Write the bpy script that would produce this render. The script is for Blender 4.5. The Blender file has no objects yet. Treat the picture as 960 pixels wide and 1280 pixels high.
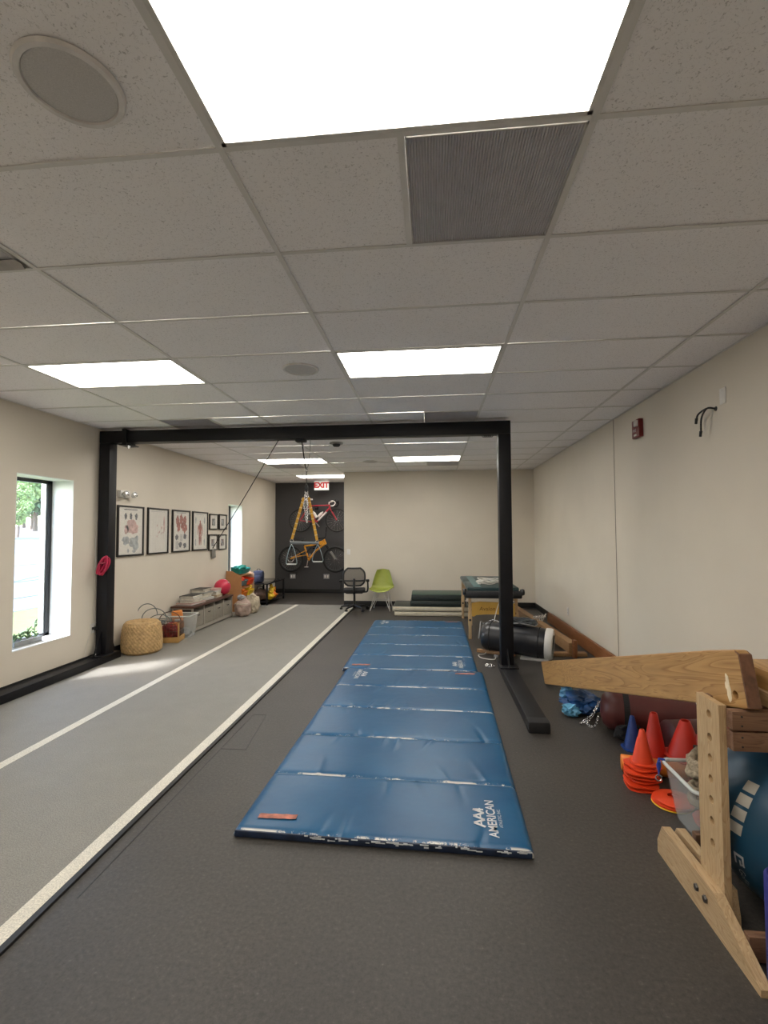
import bpy, bmesh, math, random
from mathutils import Vector, Matrix, noise
random.seed(7)
C = bpy.context.scene.collection
S = bpy.context.scene
PI = math.pi
R = math.radians
# ---------------------------------------------------------------- camera
cam_d = bpy.data.cameras.new('camera'); cam = bpy.data.objects.new('camera', cam_d); C.objects.link(cam)
cam_d.sensor_fit = 'HORIZONTAL'; cam_d.sensor_width = 36.0; cam_d.lens = 596.9 / 960 * 36.0
cam_d.clip_start = 0.05; cam_d.clip_end = 400
ax_r = Vector((0.99492182, 0.10057273, -0.00396167)); ax_u = Vector((0.00805668, -0.04034351, 0.99915339)); ax_f = Vector((-0.10032775, 0.99411143, 0.04094892))
rm = Matrix((ax_r, ax_u, -ax_f)).transposed().to_4x4()
cam.matrix_world = Matrix.Translation((0, 0, 1.59)) @ rm
S.camera = cam
# ---------------------------------------------------------------- world, sun, exposure
w = bpy.data.worlds.new('world'); S.world = w; w.use_nodes = True
wn = w.node_tree.nodes; wl = w.node_tree.links; wn.clear()
sky = wn.new('ShaderNodeTexSky'); sky.sky_type = 'NISHITA'; sky.sun_disc = False; sky.sun_elevation = R(50); sky.sun_rotation = R(235)
bg = wn.new('ShaderNodeBackground'); bg.inputs['Strength'].default_value = 2.6
wo = wn.new('ShaderNodeOutputWorld'); wl.new(sky.outputs[0], bg.inputs[0]); wl.new(bg.outputs[0], wo.inputs[0])
sun_d = bpy.data.lights.new('sun', 'SUN'); sun_d.energy = 10.5; sun_d.angle = R(6); sun_d.color = (.97, .98, 1)
sun = bpy.data.objects.new('sun', sun_d); C.objects.link(sun)
sun.rotation_euler = Vector((.50, .36, -.84)).to_track_quat('-Z', 'Y').to_euler()
S.view_settings.view_transform = 'Standard'; S.view_settings.look = 'None'
S.view_settings.gamma = 1.0; S.view_settings.use_curve_mapping = False
S.view_settings.exposure = 0.0
LIGHT_POWER = 13.3
# ---------------------------------------------------------------- material helpers
_mats = {}
def srgb(*c):
    return tuple(((x / 255) / 12.92 if x / 255 <= .04045 else ((x / 255 + .055) / 1.055) ** 2.4) for x in c)
def mat(name, col, rough=.6, metal=0.0, var=.12, scale=14.0, bump=0.0, bscale=None, spec=.5, trans=0.0, alpha=1.0, coat=0.0):
    if name in _mats: return _mats[name]
    m = bpy.data.materials.new(name); m.use_nodes = True; _mats[name] = m
    n = m.node_tree.nodes; l = m.node_tree.links; b = n['Principled BSDF']
    b.inputs['Roughness'].default_value = rough; b.inputs['Metallic'].default_value = metal
    b.inputs['Specular IOR Level'].default_value = spec
    b.inputs['Transmission Weight'].default_value = trans
    b.inputs['Coat Weight'].default_value = coat
    tc = n.new('ShaderNodeTexCoord'); nz = n.new('ShaderNodeTexNoise'); nz.inputs['Scale'].default_value = scale; nz.inputs['Detail'].default_value = 4
    l.new(tc.outputs['Object'], nz.inputs['Vector'])
    rp = n.new('ShaderNodeValToRGB'); e = rp.color_ramp.elements
    e[0].position = .3; e[1].position = .7
    e[0].color = (*[c * (1 - var) for c in col], 1); e[1].color = (*[min(1, c * (1 + var)) for c in col], 1)
    l.new(nz.outputs['Fac'], rp.inputs['Fac']); l.new(rp.outputs['Color'], b.inputs['Base Color'])
    if bump:
        nb = n.new('ShaderNodeTexNoise'); nb.inputs['Scale'].default_value = bscale or scale * 4; nb.inputs['Detail'].default_value = 3
        l.new(tc.outputs['Object'], nb.inputs['Vector'])
        bp = n.new('ShaderNodeBump'); bp.inputs['Strength'].default_value = bump; bp.inputs['Distance'].default_value = .01
        l.new(nb.outputs['Fac'], bp.inputs['Height']); l.new(bp.outputs['Normal'], b.inputs['Normal'])
    if alpha < 1:
        b.inputs['Alpha'].default_value = alpha
    return m
def wood(name, light, dark, axis=1, scale=1.0, rough=.5, knots=True):
    if name in _mats: return _mats[name]
    m = bpy.data.materials.new(name); m.use_nodes = True; _mats[name] = m
    n = m.node_tree.nodes; l = m.node_tree.links; b = n['Principled BSDF']; b.inputs['Roughness'].default_value = rough
    tc = n.new('ShaderNodeTexCoord'); mp = n.new('ShaderNodeMapping')
    sc = [9 * scale] * 3; sc[axis] = .9 * scale; mp.inputs['Scale'].default_value = sc
    l.new(tc.outputs['Object'], mp.inputs['Vector'])
    nz = n.new('ShaderNodeTexNoise'); nz.inputs['Scale'].default_value = 1.6; nz.inputs['Detail'].default_value = 3; nz.inputs['Distortion'].default_value = .8
    l.new(mp.outputs[0], nz.inputs['Vector'])
    mu = n.new('ShaderNodeMath'); mu.operation = 'MULTIPLY'; mu.inputs[1].default_value = 13
    l.new(nz.outputs['Fac'], mu.inputs[0])
    fr = n.new('ShaderNodeMath'); fr.operation = 'FRACT'; l.new(mu.outputs[0], fr.inputs[0])
    rp = n.new('ShaderNodeValToRGB'); e = rp.color_ramp.elements
    e[0].position = .0; e[0].color = (*light, 1); e[1].position = 1; e[1].color = (*light, 1)
    x = e.new(.72); x.color = (*[a * .55 + c * .45 for a, c in zip(light, dark)], 1)
    x = e.new(.9); x.color = (*dark, 1)
    l.new(fr.outputs[0], rp.inputs['Fac'])
    fine = n.new('ShaderNodeTexNoise'); fine.inputs['Scale'].default_value = 9; fine.inputs['Detail'].default_value = 5; l.new(mp.outputs[0], fine.inputs['Vector'])
    mx = n.new('ShaderNodeMixRGB'); mx.blend_type = 'MULTIPLY'; mx.inputs[0].default_value = .35
    l.new(rp.outputs[0], mx.inputs[1]); l.new(fine.outputs['Fac'], mx.inputs[2])
    out = mx.outputs[0]
    if knots:
        v = n.new('ShaderNodeTexVoronoi'); v.inputs['Scale'].default_value = 2.6; 
        mp2 = n.new('ShaderNodeMapping'); s2 = [1.6, 1.6, 1.6]; s2[axis] = .8; mp2.inputs['Scale'].default_value = s2; l.new(tc.outputs['Object'], mp2.inputs['Vector']); l.new(mp2.outputs[0], v.inputs['Vector'])
        kr = n.new('ShaderNodeValToRGB'); k = kr.color_ramp.elements; k[0].position = .035; k[0].color = (.28, .16, .08, 1); k[1].position = .075; k[1].color = (1, 1, 1, 1)
        l.new(v.outputs['Distance'], kr.inputs[0])
        m2 = n.new('ShaderNodeMixRGB'); m2.blend_type = 'MULTIPLY'; m2.inputs[0].default_value = .8; l.new(out, m2.inputs[1]); l.new(kr.outputs[0], m2.inputs[2]); out = m2.outputs[0]
    l.new(out, b.inputs['Base Color'])
    return m
def emit(name, col, power):
    if name in _mats: return _mats[name]
    m = bpy.data.materials.new(name); m.use_nodes = True; _mats[name] = m
    n = m.node_tree.nodes; l = m.node_tree.links; b = n['Principled BSDF']
    b.inputs['Base Color'].default_value = (.8, .8, .78, 1); b.inputs['Emission Color'].default_value = (*col, 1); b.inputs['Emission Strength'].default_value = power
    return m
def clear(name, col, mixf=.25, rough=.25):
    """thin clear or frosted plastic / glass sheet: part see-through, part glossy"""
    if name in _mats: return _mats[name]
    m = bpy.data.materials.new(name); m.use_nodes = True; _mats[name] = m
    n = m.node_tree.nodes; l = m.node_tree.links
    b = n['Principled BSDF']; b.inputs['Base Color'].default_value = (*col, 1); b.inputs['Roughness'].default_value = rough
    t = n.new('ShaderNodeBsdfTransparent'); mx = n.new('ShaderNodeMixShader'); mx.inputs[0].default_value = mixf
    l.new(t.outputs[0], mx.inputs[1]); l.new(b.outputs[0], mx.inputs[2]); l.new(mx.outputs[0], n['Material Output'].inputs['Surface'])
    return m
# ---------------------------------------------------------------- mesh builder
class M:
    def __init__(s): s.b = bmesh.new()
    def _add(s, verts, faces):
        vs = [s.b.verts.new(v) for v in verts]
        for f in faces:
            try: s.b.faces.new([vs[i] for i in f])
            except ValueError: pass
        return vs
    def box(s, c, d, rot=None, bev=0.0, taper=None):
        t = bmesh.new(); bmesh.ops.create_cube(t, size=1)
        for v in t.verts:
            if taper and v.co.z > 0: v.co.x *= taper[0]; v.co.y *= taper[1]
            v.co = Vector((v.co.x * d[0], v.co.y * d[1], v.co.z * d[2]))
        if bev: bmesh.ops.bevel(t, geom=list(t.edges), offset=min(bev, min(d) * .45), segments=2, affect='EDGES', profile=.6)
        mt = Matrix.Translation(c)
        if rot is not None:
            mt = mt @ (rot if isinstance(rot, Matrix) else Matrix.Rotation(rot[2], 4, 'Z') @ Matrix.Rotation(rot[1], 4, 'Y') @ Matrix.Rotation(rot[0], 4, 'X'))
        t.verts.index_update()
        s._add([mt @ v.co for v in t.verts], [[v.index for v in f.verts] for f in t.faces]); t.free(); return s
    def span(s, a, b, bev=0.0):
        return s.box([(x + y) / 2 for x, y in zip(a, b)], [abs(y - x) for x, y in zip(a, b)], None, bev)
    def bar(s, p0, p1, wd, ht, bev=0.0, up=(0, 0, 1)):
        p0 = Vector(p0); p1 = Vector(p1); d = p1 - p0; L = d.length; y = d.normalized(); u = Vector(up)
        x = y.cross(u); 
        if x.length < 1e-4: x = y.cross(Vector((1, 0, 0)))
        x.normalize(); z = x.cross(y)
        mt = Matrix((x, y, z)).transposed().to_4x4()
        return s.box((p0 + p1) / 2, (wd, L, ht), mt, bev)
    def tube(s, pts, r, n=8, closed=False, caps=True):
        pts = [Vector(p) for p in pts]; N = len(pts); rings = []
        rr = r if isinstance(r, (list, tuple)) else [r] * N
        prev = None; verts = []
        for i, p in enumerate(pts):
            a = pts[(i - 1) % N] if (closed or i > 0) else p; b = pts[(i + 1) % N] if (closed or i < N - 1) else p
            t = (b - a).normalized() if (b - a).length > 1e-9 else Vector((0, 0, 1))
            if prev is None: q = t.orthogonal().normalized()
            else:
                q = prev - t * prev.dot(t); q = q.normalized() if q.length > 1e-6 else t.orthogonal().normalized()
            prev = q; w_ = t.cross(q)
            for k in range(n):
                an = 2 * PI * k / n; verts.append(p + (q * math.cos(an) + w_ * math.sin(an)) * rr[i])
        faces = []
        for i in range(N if closed else N - 1):
            j = (i + 1) % N
            for k in range(n): faces.append((i * n + k, i * n + (k + 1) % n, j * n + (k + 1) % n, j * n + k))
        if caps and not closed: faces += [tuple(range(n))[::-1], tuple((N - 1) * n + k for k in range(n))]
        s._add(verts, faces); return s
    def cyl(s, p0, p1, r0, r1=None, n=20): return s.tube([p0, p1], [r0, r0 if r1 is None else r1], n)
    def lathe(s, prof, c=(0, 0, 0), n=28, axis=None):
        """profile of (r, z); axis = matrix turning +z"""
        c = Vector(c); verts = []; faces = []
        for r, z in prof:
            for k in range(n):
                a = 2 * PI * k / n; v = Vector((r * math.cos(a), r * math.sin(a), z))
                verts.append(c + (axis @ v if axis else v))
        for i in range(len(prof) - 1):
            for k in range(n): faces.append((i * n + k, i * n + (k + 1) % n, (i + 1) * n + (k + 1) % n, (i + 1) * n + k))
        if prof[0][0] > 1e-6: faces.append(tuple(range(n))[::-1])
        if prof[-1][0] > 1e-6: faces.append(tuple((len(prof) - 1) * n + k for k in range(n)))
        s._add(verts, faces); bmesh.ops.remove_doubles(s.b, verts=s.b.verts, dist=1e-6); return s
    def blob(s, c, d, amp=0.0, freq=3.0, seed=0, sub=4, flat=None):
        t = bmesh.new(); bmesh.ops.create_icosphere(t, subdivisions=sub, radius=1); c = Vector(c); out = []
        for v in t.verts:
            p = v.co.copy(); k = 1 + amp * noise.noise(p * freq + Vector((seed * 7.3, seed, 0))) + amp * .5 * noise.noise(p * freq * 2.3 + Vector((seed, 3, seed)))
            q = Vector((p.x * d[0], p.y * d[1], p.z * d[2])) * k
            if flat is not None and q.z < flat: q.z = flat
            out.append(c + q)
        t.verts.index_update(); s._add(out, [[v.index for v in f.verts] for f in t.faces]); t.free(); return s
    def grid(s, f, nu, nv, cu=False):
        verts = [f(i / nu, j / nv) for j in range(nv + 1) for i in range(nu + (0 if cu else 1))]
        W_ = nu + (0 if cu else 1); faces = []
        for j in range(nv):
            for i in range(nu):
                i2 = (i + 1) % W_; faces.append((j * W_ + i, j * W_ + i2, (j + 1) * W_ + i2, (j + 1) * W_ + i))
        s._add(verts, faces); return s
    def prism(s, poly, ex, f):
        """poly of 2-D points; f(u, v, w) to 3-D, extruded w from ex[0] to ex[1]"""
        n = len(poly); v = [f(a, b, ex[0]) for a, b in poly] + [f(a, b, ex[1]) for a, b in poly]
        s._add(v, [tuple(range(n))[::-1], tuple(range(n, 2 * n))] + [(i, (i + 1) % n, n + (i + 1) % n, n + i) for i in range(n)]); return s
    def torus(s, c, Rr, r, axis='Z', n=36, m=8, mt=None):
        pts = []
        for i in range(n):
            a = 2 * PI * i / n; p = {'Z': (math.cos(a), math.sin(a), 0), 'Y': (math.cos(a), 0, math.sin(a)), 'X': (0, math.cos(a), math.sin(a))}[axis]
            v = Vector(p) * Rr; pts.append(Vector(c) + (mt @ v if mt else v))
        return s.tube(pts, r, m, closed=True)
    def text(s, body, size, f, depth=.001, bold=0.0):
        cu = bpy.data.curves.new('lettering', 'FONT'); cu.body = body; cu.size = size; cu.align_x = 'CENTER'; cu.align_y = 'CENTER'; cu.offset = bold; cu.resolution_u = 3
        o = bpy.data.objects.new('lettering', cu); me = o.to_mesh()
        n0 = [v.co.copy() for v in me.vertices]; fs = [list(p.vertices) for p in me.polygons]
        s._add([f(v.x, v.y, depth) for v in n0], fs)
        o.to_mesh_clear(); bpy.data.objects.remove(o); bpy.data.curves.remove(cu); return s
    def build(s, name, m, parent=None, smooth=35, thick=0.0, sub=0, loc=None):
        bmesh.ops.recalc_face_normals(s.b, faces=s.b.faces)
        me = bpy.data.meshes.new(name); s.b.to_mesh(me); s.b.free()
        for k in (m if isinstance(m, (list, tuple)) else [m]): me.materials.append(k)
        if smooth:
            for p in me.polygons: p.use_smooth = True
            me.set_sharp_from_angle(angle=R(smooth))
        o = bpy.data.objects.new(name, me); C.objects.link(o)
        if parent: o.parent = parent
        if loc: o.location = loc
        if thick:
            md = o.modifiers.new('thickness', 'SOLIDIFY'); md.thickness = thick; md.offset = 0
        if sub:
            md = o.modifiers.new('smooth', 'SUBSURF'); md.levels = sub; md.render_levels = sub
        return o
def tag(o, label, cat, group=None):
    o['label'] = label; o['category'] = cat
    if group: o['group'] = group
    return o
def thing(name, label, cat, loc=(0, 0, 0), rz=0.0, group=None, rot=None):
    o = bpy.data.objects.new(name, None); o.empty_display_size = .1; C.objects.link(o); o.location = loc
    o.rotation_euler = rot or (0, 0, rz); return tag(o, label, cat, group)
def struct(o): o['kind'] = 'structure'; return o
def copy_tree(o, parent=None):
    c = o.copy(); C.objects.link(c)
    if parent: c.parent = parent
    for ch in [x for x in bpy.data.objects if x.parent == o]: copy_tree(ch, c)
    return c
def holes(o, cutters):
    """cut round holes through a part, then drop the cutters"""
    cs = []
    for k in cutters:
        q = k.build('cutter', o.data.materials[0], None, 0)
        md = o.modifiers.new('hole', 'BOOLEAN'); md.operation = 'DIFFERENCE'; md.solver = 'EXACT'; md.object = q; cs.append(q)
        q.parent = o.parent
    dg = bpy.context.evaluated_depsgraph_get(); dg.update()
    me = bpy.data.meshes.new_from_object(o.evaluated_get(dg))
    o.modifiers.clear(); o.data = me
    for q in cs:
        m_ = q.data; bpy.data.objects.remove(q); bpy.data.meshes.remove(m_)
def arc(c, r, a0, a1, n, f): return [f(c, r, a0 + (a1 - a0) * i / n) for i in range(n + 1)]
def smoothpath(pts, n=6):
    """Catmull-Rom through the points"""
    P = [Vector(p) for p in pts]; out = []
    for i in range(len(P) - 1):
        a = P[max(i - 1, 0)]; b = P[i]; c = P[i + 1]; d = P[min(i + 2, len(P) - 1)]
        for k in range(n):
            t = k / n; out.append(.5 * ((2 * b) + (c - a) * t + (2 * a - 5 * b + 4 * c - d) * t * t + (3 * b - a - 3 * c + d) * t ** 3))
    return out + [P[-1]]
# ================================================================ dimensions
XL, XR, YF, YB, YR, H = -4.12, 2.11, -2.6, 10.2, 12.25, 2.883
XN = -1.9                                   # where the recess ends
GX, GY, TX, TY = -0.7025, 1.5026, 1.2192, 0.6096
# ---------------------------------------------------------------- base materials
m_wall = mat('wall_paint', (.66, .60, .505), .75, var=.03, scale=1.5, bump=.05, bscale=120)
m_reveal = mat('reveal_paint', (.80, .80, .77), .6, var=.02)
m_dark = mat('charcoal_wall_paint', (.048, .046, .048), .6, var=.05, scale=2)
m_base = mat('black_vinyl_base', (.010, .010, .010), .45, var=.1)
m_black = mat('black_steel', (.007, .007, .009), .45, .0, var=.2, scale=6, spec=.3)
m_blackplastic = mat('black_plastic', (.013, .013, .014), .45, var=.1)
m_blackcloth = mat('black_cloth', (.012, .012, .013), .85, var=.2, bump=.3, bscale=90)
m_chrome = mat('chrome', (.62, .62, .63), .22, 1.0, var=.05)
m_white = mat('white_plastic', (.72, .70, .66), .4, var=.03)
m_whitecord = mat('white_cord', (.60, .58, .53), .6, var=.05)
m_greycord = mat('grey_cord', (.30, .30, .30), .6, var=.1)

def floor_mat():
    m = bpy.data.materials.new('rubber_floor'); m.use_nodes = True; n = m.node_tree.nodes; l = m.node_tree.links; b = n['Principled BSDF']
    tc = n.new('ShaderNodeTexCoord'); a = n.new('ShaderNodeTexNoise'); a.inputs['Scale'].default_value = 55; a.inputs['Detail'].default_value = 6; a.inputs['Roughness'].default_value = .8
    l.new(tc.outputs['Object'], a.inputs['Vector'])
    r = n.new('ShaderNodeValToRGB'); e = r.color_ramp.elements; e[0].position = .34; e[0].color = (.021, .0185, .0165, 1); e[1].position = .62; e[1].color = (.058, .051, .045, 1)
    x = e.new(.74); x.color = (.18, .165, .145, 1)
    l.new(a.outputs['Fac'], r.inputs[0])
    c = n.new('ShaderNodeTexNoise'); c.inputs['Scale'].default_value = 1.3; c.inputs['Detail'].default_value = 4; l.new(tc.outputs['Object'], c.inputs['Vector'])
    r2 = n.new('ShaderNodeValToRGB'); e = r2.color_ramp.elements; e[0].position = .3; e[0].color = (.8, .8, .8, 1); e[1].position = .75; e[1].color = (1.2, 1.18, 1.12, 1); l.new(c.outputs['Fac'], r2.inputs[0])
    mx = n.new('ShaderNodeMixRGB'); mx.blend_type = 'MULTIPLY'; mx.inputs[0].default_value = 1; l.new(r.outputs[0], mx.inputs[1]); l.new(r2.outputs[0], mx.inputs[2])
    l.new(mx.outputs[0], b.inputs['Base Color']); b.inputs['Roughness'].default_value = .5; b.inputs['Specular IOR Level'].default_value = .6
    bp = n.new('ShaderNodeBump'); bp.inputs['Strength'].default_value = .35; bp.inputs['Distance'].default_value = .004; l.new(a.outputs['Fac'], bp.inputs['Height']); l.new(bp.outputs[0], b.inputs['Normal'])
    return m
def turf_mat(name, col):
    m = bpy.data.materials.new(name); m.use_nodes = True; n = m.node_tree.nodes; l = m.node_tree.links; b = n['Principled BSDF']
    tc = n.new('ShaderNodeTexCoord'); a = n.new('ShaderNodeTexNoise'); a.inputs['Scale'].default_value = 160; a.inputs['Detail'].default_value = 4
    l.new(tc.outputs['Object'], a.inputs['Vector'])
    r = n.new('ShaderNodeValToRGB'); e = r.color_ramp.elements; e[0].position = .3; e[0].color = (*[c * .72 for c in col], 1); e[1].position = .7; e[1].color = (*[c * 1.25 for c in col], 1); l.new(a.outputs['Fac'], r.inputs[0])
    c = n.new('ShaderNodeTexNoise'); c.inputs['Scale'].default_value = 5; c.inputs['Detail'].default_value = 8; c.inputs['Roughness'].default_value = .7; l.new(tc.outputs['Object'], c.inputs['Vector'])
    r2 = n.new('ShaderNodeValToRGB'); e = r2.color_ramp.elements; e[0].position = .3; e[0].color = (.93, .93, .93, 1); e[1].position = .72; e[1].color = (1.06, 1.05, 1.03, 1); l.new(c.outputs['Fac'], r2.inputs[0])
    mx = n.new('ShaderNodeMixRGB'); mx.blend_type = 'MULTIPLY'; mx.inputs[0].default_value = 1; l.new(r.outputs[0], mx.inputs[1]); l.new(r2.outputs[0], mx.inputs[2])
    l.new(mx.outputs[0], b.inputs['Base Color']); b.inputs['Roughness'].default_value = .6; b.inputs['Specular IOR Level'].default_value = .45
    bp = n.new('ShaderNodeBump'); bp.inputs['Strength'].default_value = .5; bp.inputs['Distance'].default_value = .004; l.new(a.outputs['Fac'], bp.inputs['Height']); l.new(bp.outputs[0], b.inputs['Normal'])
    return m
def tile_mat():
    m = bpy.data.materials.new('mineral_fibre_tile'); m.use_nodes = True; n = m.node_tree.nodes; l = m.node_tree.links; b = n['Principled BSDF']
    tc = n.new('ShaderNodeTexCoord'); a = n.new('ShaderNodeTexNoise'); a.inputs['Scale'].default_value = 110; a.inputs['Detail'].default_value = 3; a.inputs['Distortion'].default_value = 1.2
    l.new(tc.outputs['Object'], a.inputs['Vector'])
    r = n.new('ShaderNodeValToRGB'); e = r.color_ramp.elements; e[0].position = .30; e[0].color = (.60, .575, .57, 1); e[1].position = .42; e[1].color = (.94, .915, .915, 1)
    l.new(a.outputs['Fac'], r.inputs[0]); l.new(r.outputs[0], b.inputs['Base Color']); b.inputs['Roughness'].default_value = .9
    bp = n.new('ShaderNodeBump'); bp.inputs['Strength'].default_value = .4; bp.inputs['Distance'].default_value = .004; l.new(a.outputs['Fac'], bp.inputs['Height']); l.new(bp.outputs[0], b.inputs['Normal'])
    return m
# ================================================================ room shell
m_floor = floor_mat()
fl = struct(M().span((XL, YF, -.12), (XR, YB, 0)).span((XL, YB, -.12), (XN, YR, 0)).build('floor', m_floor, None, 0))
# cut line of an inlaid rubber patch and long tile joints, on the floor surface
jn = M()
for a, b in (((-1.56, 3.44), (-1.37, 3.44)), ((-1.37, 3.44), (-1.45, 4.1)), ((-1.56, 3.44), (-1.565, 4.1)), ((-1.565, 4.1), (-1.45, 4.1)), ((-1.55, 2.0), (-1.56, 3.44))):
    jn.bar((*a, .0006), (*b, .0006), .006, .001)
jn.build('joint_line', m_base, fl, 0)
turf = struct(M().span((XL + .001, YF + .02, .0), (-1.645, YB, .012)).build('turf_floor', turf_mat('turf', (.232, .222, .198)), None, 0))
m_line = turf_mat('white_turf', (.66, .63, .55))
for x0, x1 in ((-2.968, -2.892), (-1.735, -1.657)):
    M().span((x0, YF + .03, .012), (x1, YB - .01, .0135)).build('line_marking', m_line, turf, 0)
M().span((-1.657, YF + .03, .0005), (-1.628, YB - .01, .0128)).build('edge_binding', m_base, turf, 0)
# walls
def wall_with_windows():
    b = M(); x0, x1 = XL - .31, XL; zt = H + .25
    wins = [(4.35, 5.115, .415, 2.195), (9.33, 10.03, .42, 2.165)]
    ys = [YF - .3] + [v for q in wins for v in q[:2]] + [YR + .3]
    for i in range(0, len(ys), 2): b.span((x0, ys[i], -.3), (x1, ys[i + 1], zt))
    for y0, y1, z0, z1 in wins:
        b.span((x0, y0, -.3), (x1, y1, z0)); b.span((x0, y0, z1), (x1, y1, zt))
    return b, wins
wb, WINS = wall_with_windows()
struct(wb.build('wall_left', m_wall, None, 0))
struct(M().span((XR, YF - .3, -.2), (XR + .2, YB + .2, H + .25)).build('wall_right', m_wall, None, 0))
struct(M().span((XN, YB, -.2), (XR + .2, YB + .2, H + .25)).span((XN, YB + .2, -.2), (XN + .15, YR, H + .25)).build('wall_back', m_wall, None, 0))
struct(M().span((XL - .1, YR, -.2), (XN + .15, YR + .2, H + .25)).build('wall_recess', m_dark, None, 0))
struct(M().span((XL - .3, YF - .3, -.2), (XR + .2, YF, H + .25)).build('wall_front', m_wall, None, 0))
struct(M().span((XL - .5, YF - .5, H + .24), (XR + .4, YR + .4, H + .34)).build('ceiling_deck', m_reveal, None, 0))
struct(M().cyl((XR - .001, 5.76, .02), (XR - .001, 5.76, H), .004, n=6).build('trim_1', mat('caulk_seam', (.28, .25, .21), .8), None))
# baseboards
def baseboard(nm, a, b): struct(M().span(a, b, .004).build(nm, m_base, None))
baseboard('baseboard_left', (XL, YF, .012), (XL + .012, YB, .115))
baseboard('baseboard_recess_left', (XL, YB, .0), (XL + .012, YR, .11))
baseboard('baseboard_right', (XR - .012, YF, 0), (XR, YB, .11))
baseboard('baseboard_back', (XN, YB - .012, 0), (XR - .012, YB, .11))
baseboard('baseboard_recess', (XL + .012, YR - .012, 0), (XN, YR, .11))
# ---------------------------------------------------------------- ceiling: tiles and tee grid
LIGHTS = [(0, -1), (0, 3), (0, 7), (0, 11), (-2, -1), (-2, 3), (-2, 7), (-2, 11), (-2, 15), (0, -5), (-2, -5)]  # last pair is unseen, added behind the camera to brighten the ceiling
VENTS = [(0, 0, 1), (0, 6, 1), (-2, 6, 0), (-2, 0, 1), (0, 12, 1), (-2, 12, 0)]
rnd = random.Random(3)
ct = M(); skip = set(LIGHTS); half = {(c, r): h for c, r, h in VENTS}
for c in range(-4, 4):
    for r in range(-8, 19):
        x0, x1 = GX + c * TX, GX + (c + 1) * TX; y0, y1 = GY + r * TY, GY + (r + 1) * TY
        if (c, r) in skip: continue
        if (c, r) in half:
            if half[(c, r)]: x1 = (x0 + x1) / 2
            else: x0 = (x0 + x1) / 2
        x0, x1 = max(x0, XL), min(x1, XR); y0, y1 = max(y0, YF), min(y1, YR if x0 < XN - .01 else YB)
        if r >= 14 and x1 > XN and y0 > YB: x1 = XN
        if x1 - x0 < .02 or y1 - y0 < .02: continue
        dz = rnd.uniform(.0035, .007); g = .003; z = H + dz; t = rnd.uniform(.0, .003)
        ct._add([(x0 + g, y0 + g, z), (x1 - g, y0 + g, z + t), (x1 - g, y1 - g, z + t), (x0 + g, y1 - g, z)], [(0, 1, 2, 3)])
cl = struct(ct.build('ceiling', tile_mat(), None, 0))
tg = M()
for c in range(-2, 3):
    x = GX + c * TX; tg.span((x - .012, YF, H - .001), (x + .012, YR if x < XN else YB, H + .003))
for r in range(-6, 18):
    y = GY + r * TY; tg.span((XL, y - .010, H - .0005), (XR if y < YB else XN, y + .010, H + .003))
for c, r, h in VENTS:
    x = GX + (c + .5) * TX; y = GY + r * TY; tg.span((x - .012, y, H - .001), (x + .012, y + TY, H + .003))
for a, b in (((XL, YF), (XL + .02, YR)), ((XR - .02, YF), (XR, YB)), ((XN, YB - .02), (XR, YB)), ((XL, YR - .02), (XN, YR))):
    tg.span((*a, H - .001), (*b, H + .003))
tg.build('ceiling_grid', mat('tee_grid_paint', (.72, .70, .67), .55, var=.03), cl, 0)
# ---------------------------------------------------------------- ceiling lights
m_diff = emit('light_diffuser', (1.0, .95, .87), LIGHT_POWER)
m_lframe = mat('light_frame_paint', (.66, .64, .60), .5)
names = {(0, -1): 'large glowing ceiling light panel nearest the camera, cut off by the top edge', (0, 3): 'glowing ceiling light panel right of centre, in front of the black frame',
 (-2, 3): 'glowing ceiling light panel at left, in front of the black frame', (0, 7): 'glowing ceiling light panel just beyond the black crossbeam, right column, mostly behind it',
 (-2, 7): 'thin glowing ceiling light sliver just under the black crossbeam at left', (0, 11): 'glowing ceiling light panel near the back wall, right of centre',
 (-2, 11): 'glowing ceiling light panel beyond the black beam, behind the hanging rope', (-2, 15): 'glowing ceiling light panel in the dark recess, behind the exit sign',
 (-2, -1): 'ceiling light panel left of the nearest large one, outside the picture', (0, -5): 'added unseen ceiling light panel behind the camera, right column', (-2, -5): 'added unseen ceiling light panel behind the camera, left column'}
for c, r in LIGHTS:
    x0, y0 = GX + c * TX, GY + r * TY; x1 = x0 + TX; y1 = y0 + TY
    t = thing('ceiling_light', names[(c, r)], 'ceiling light', ((x0 + x1) / 2, (y0 + y1) / 2, H), 0, 'recessed ceiling light panels')
    a, b = TX / 2 - .012, TY / 2 - .012
    f = M()
    for s_ in (-1, 1):
        f.span((s_ * (a - .016), -b, -.002), (s_ * a, b, .02)); f.span((-a, s_ * (b - .016), -.002), (a, s_ * b, .02))
    f.build('frame', m_lframe, t, 0)
    M().span((-a + .014, -b + .014, .004), (a - .014, b - .014, .012)).build('diffuser', m_diff, t, 0)
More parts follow.
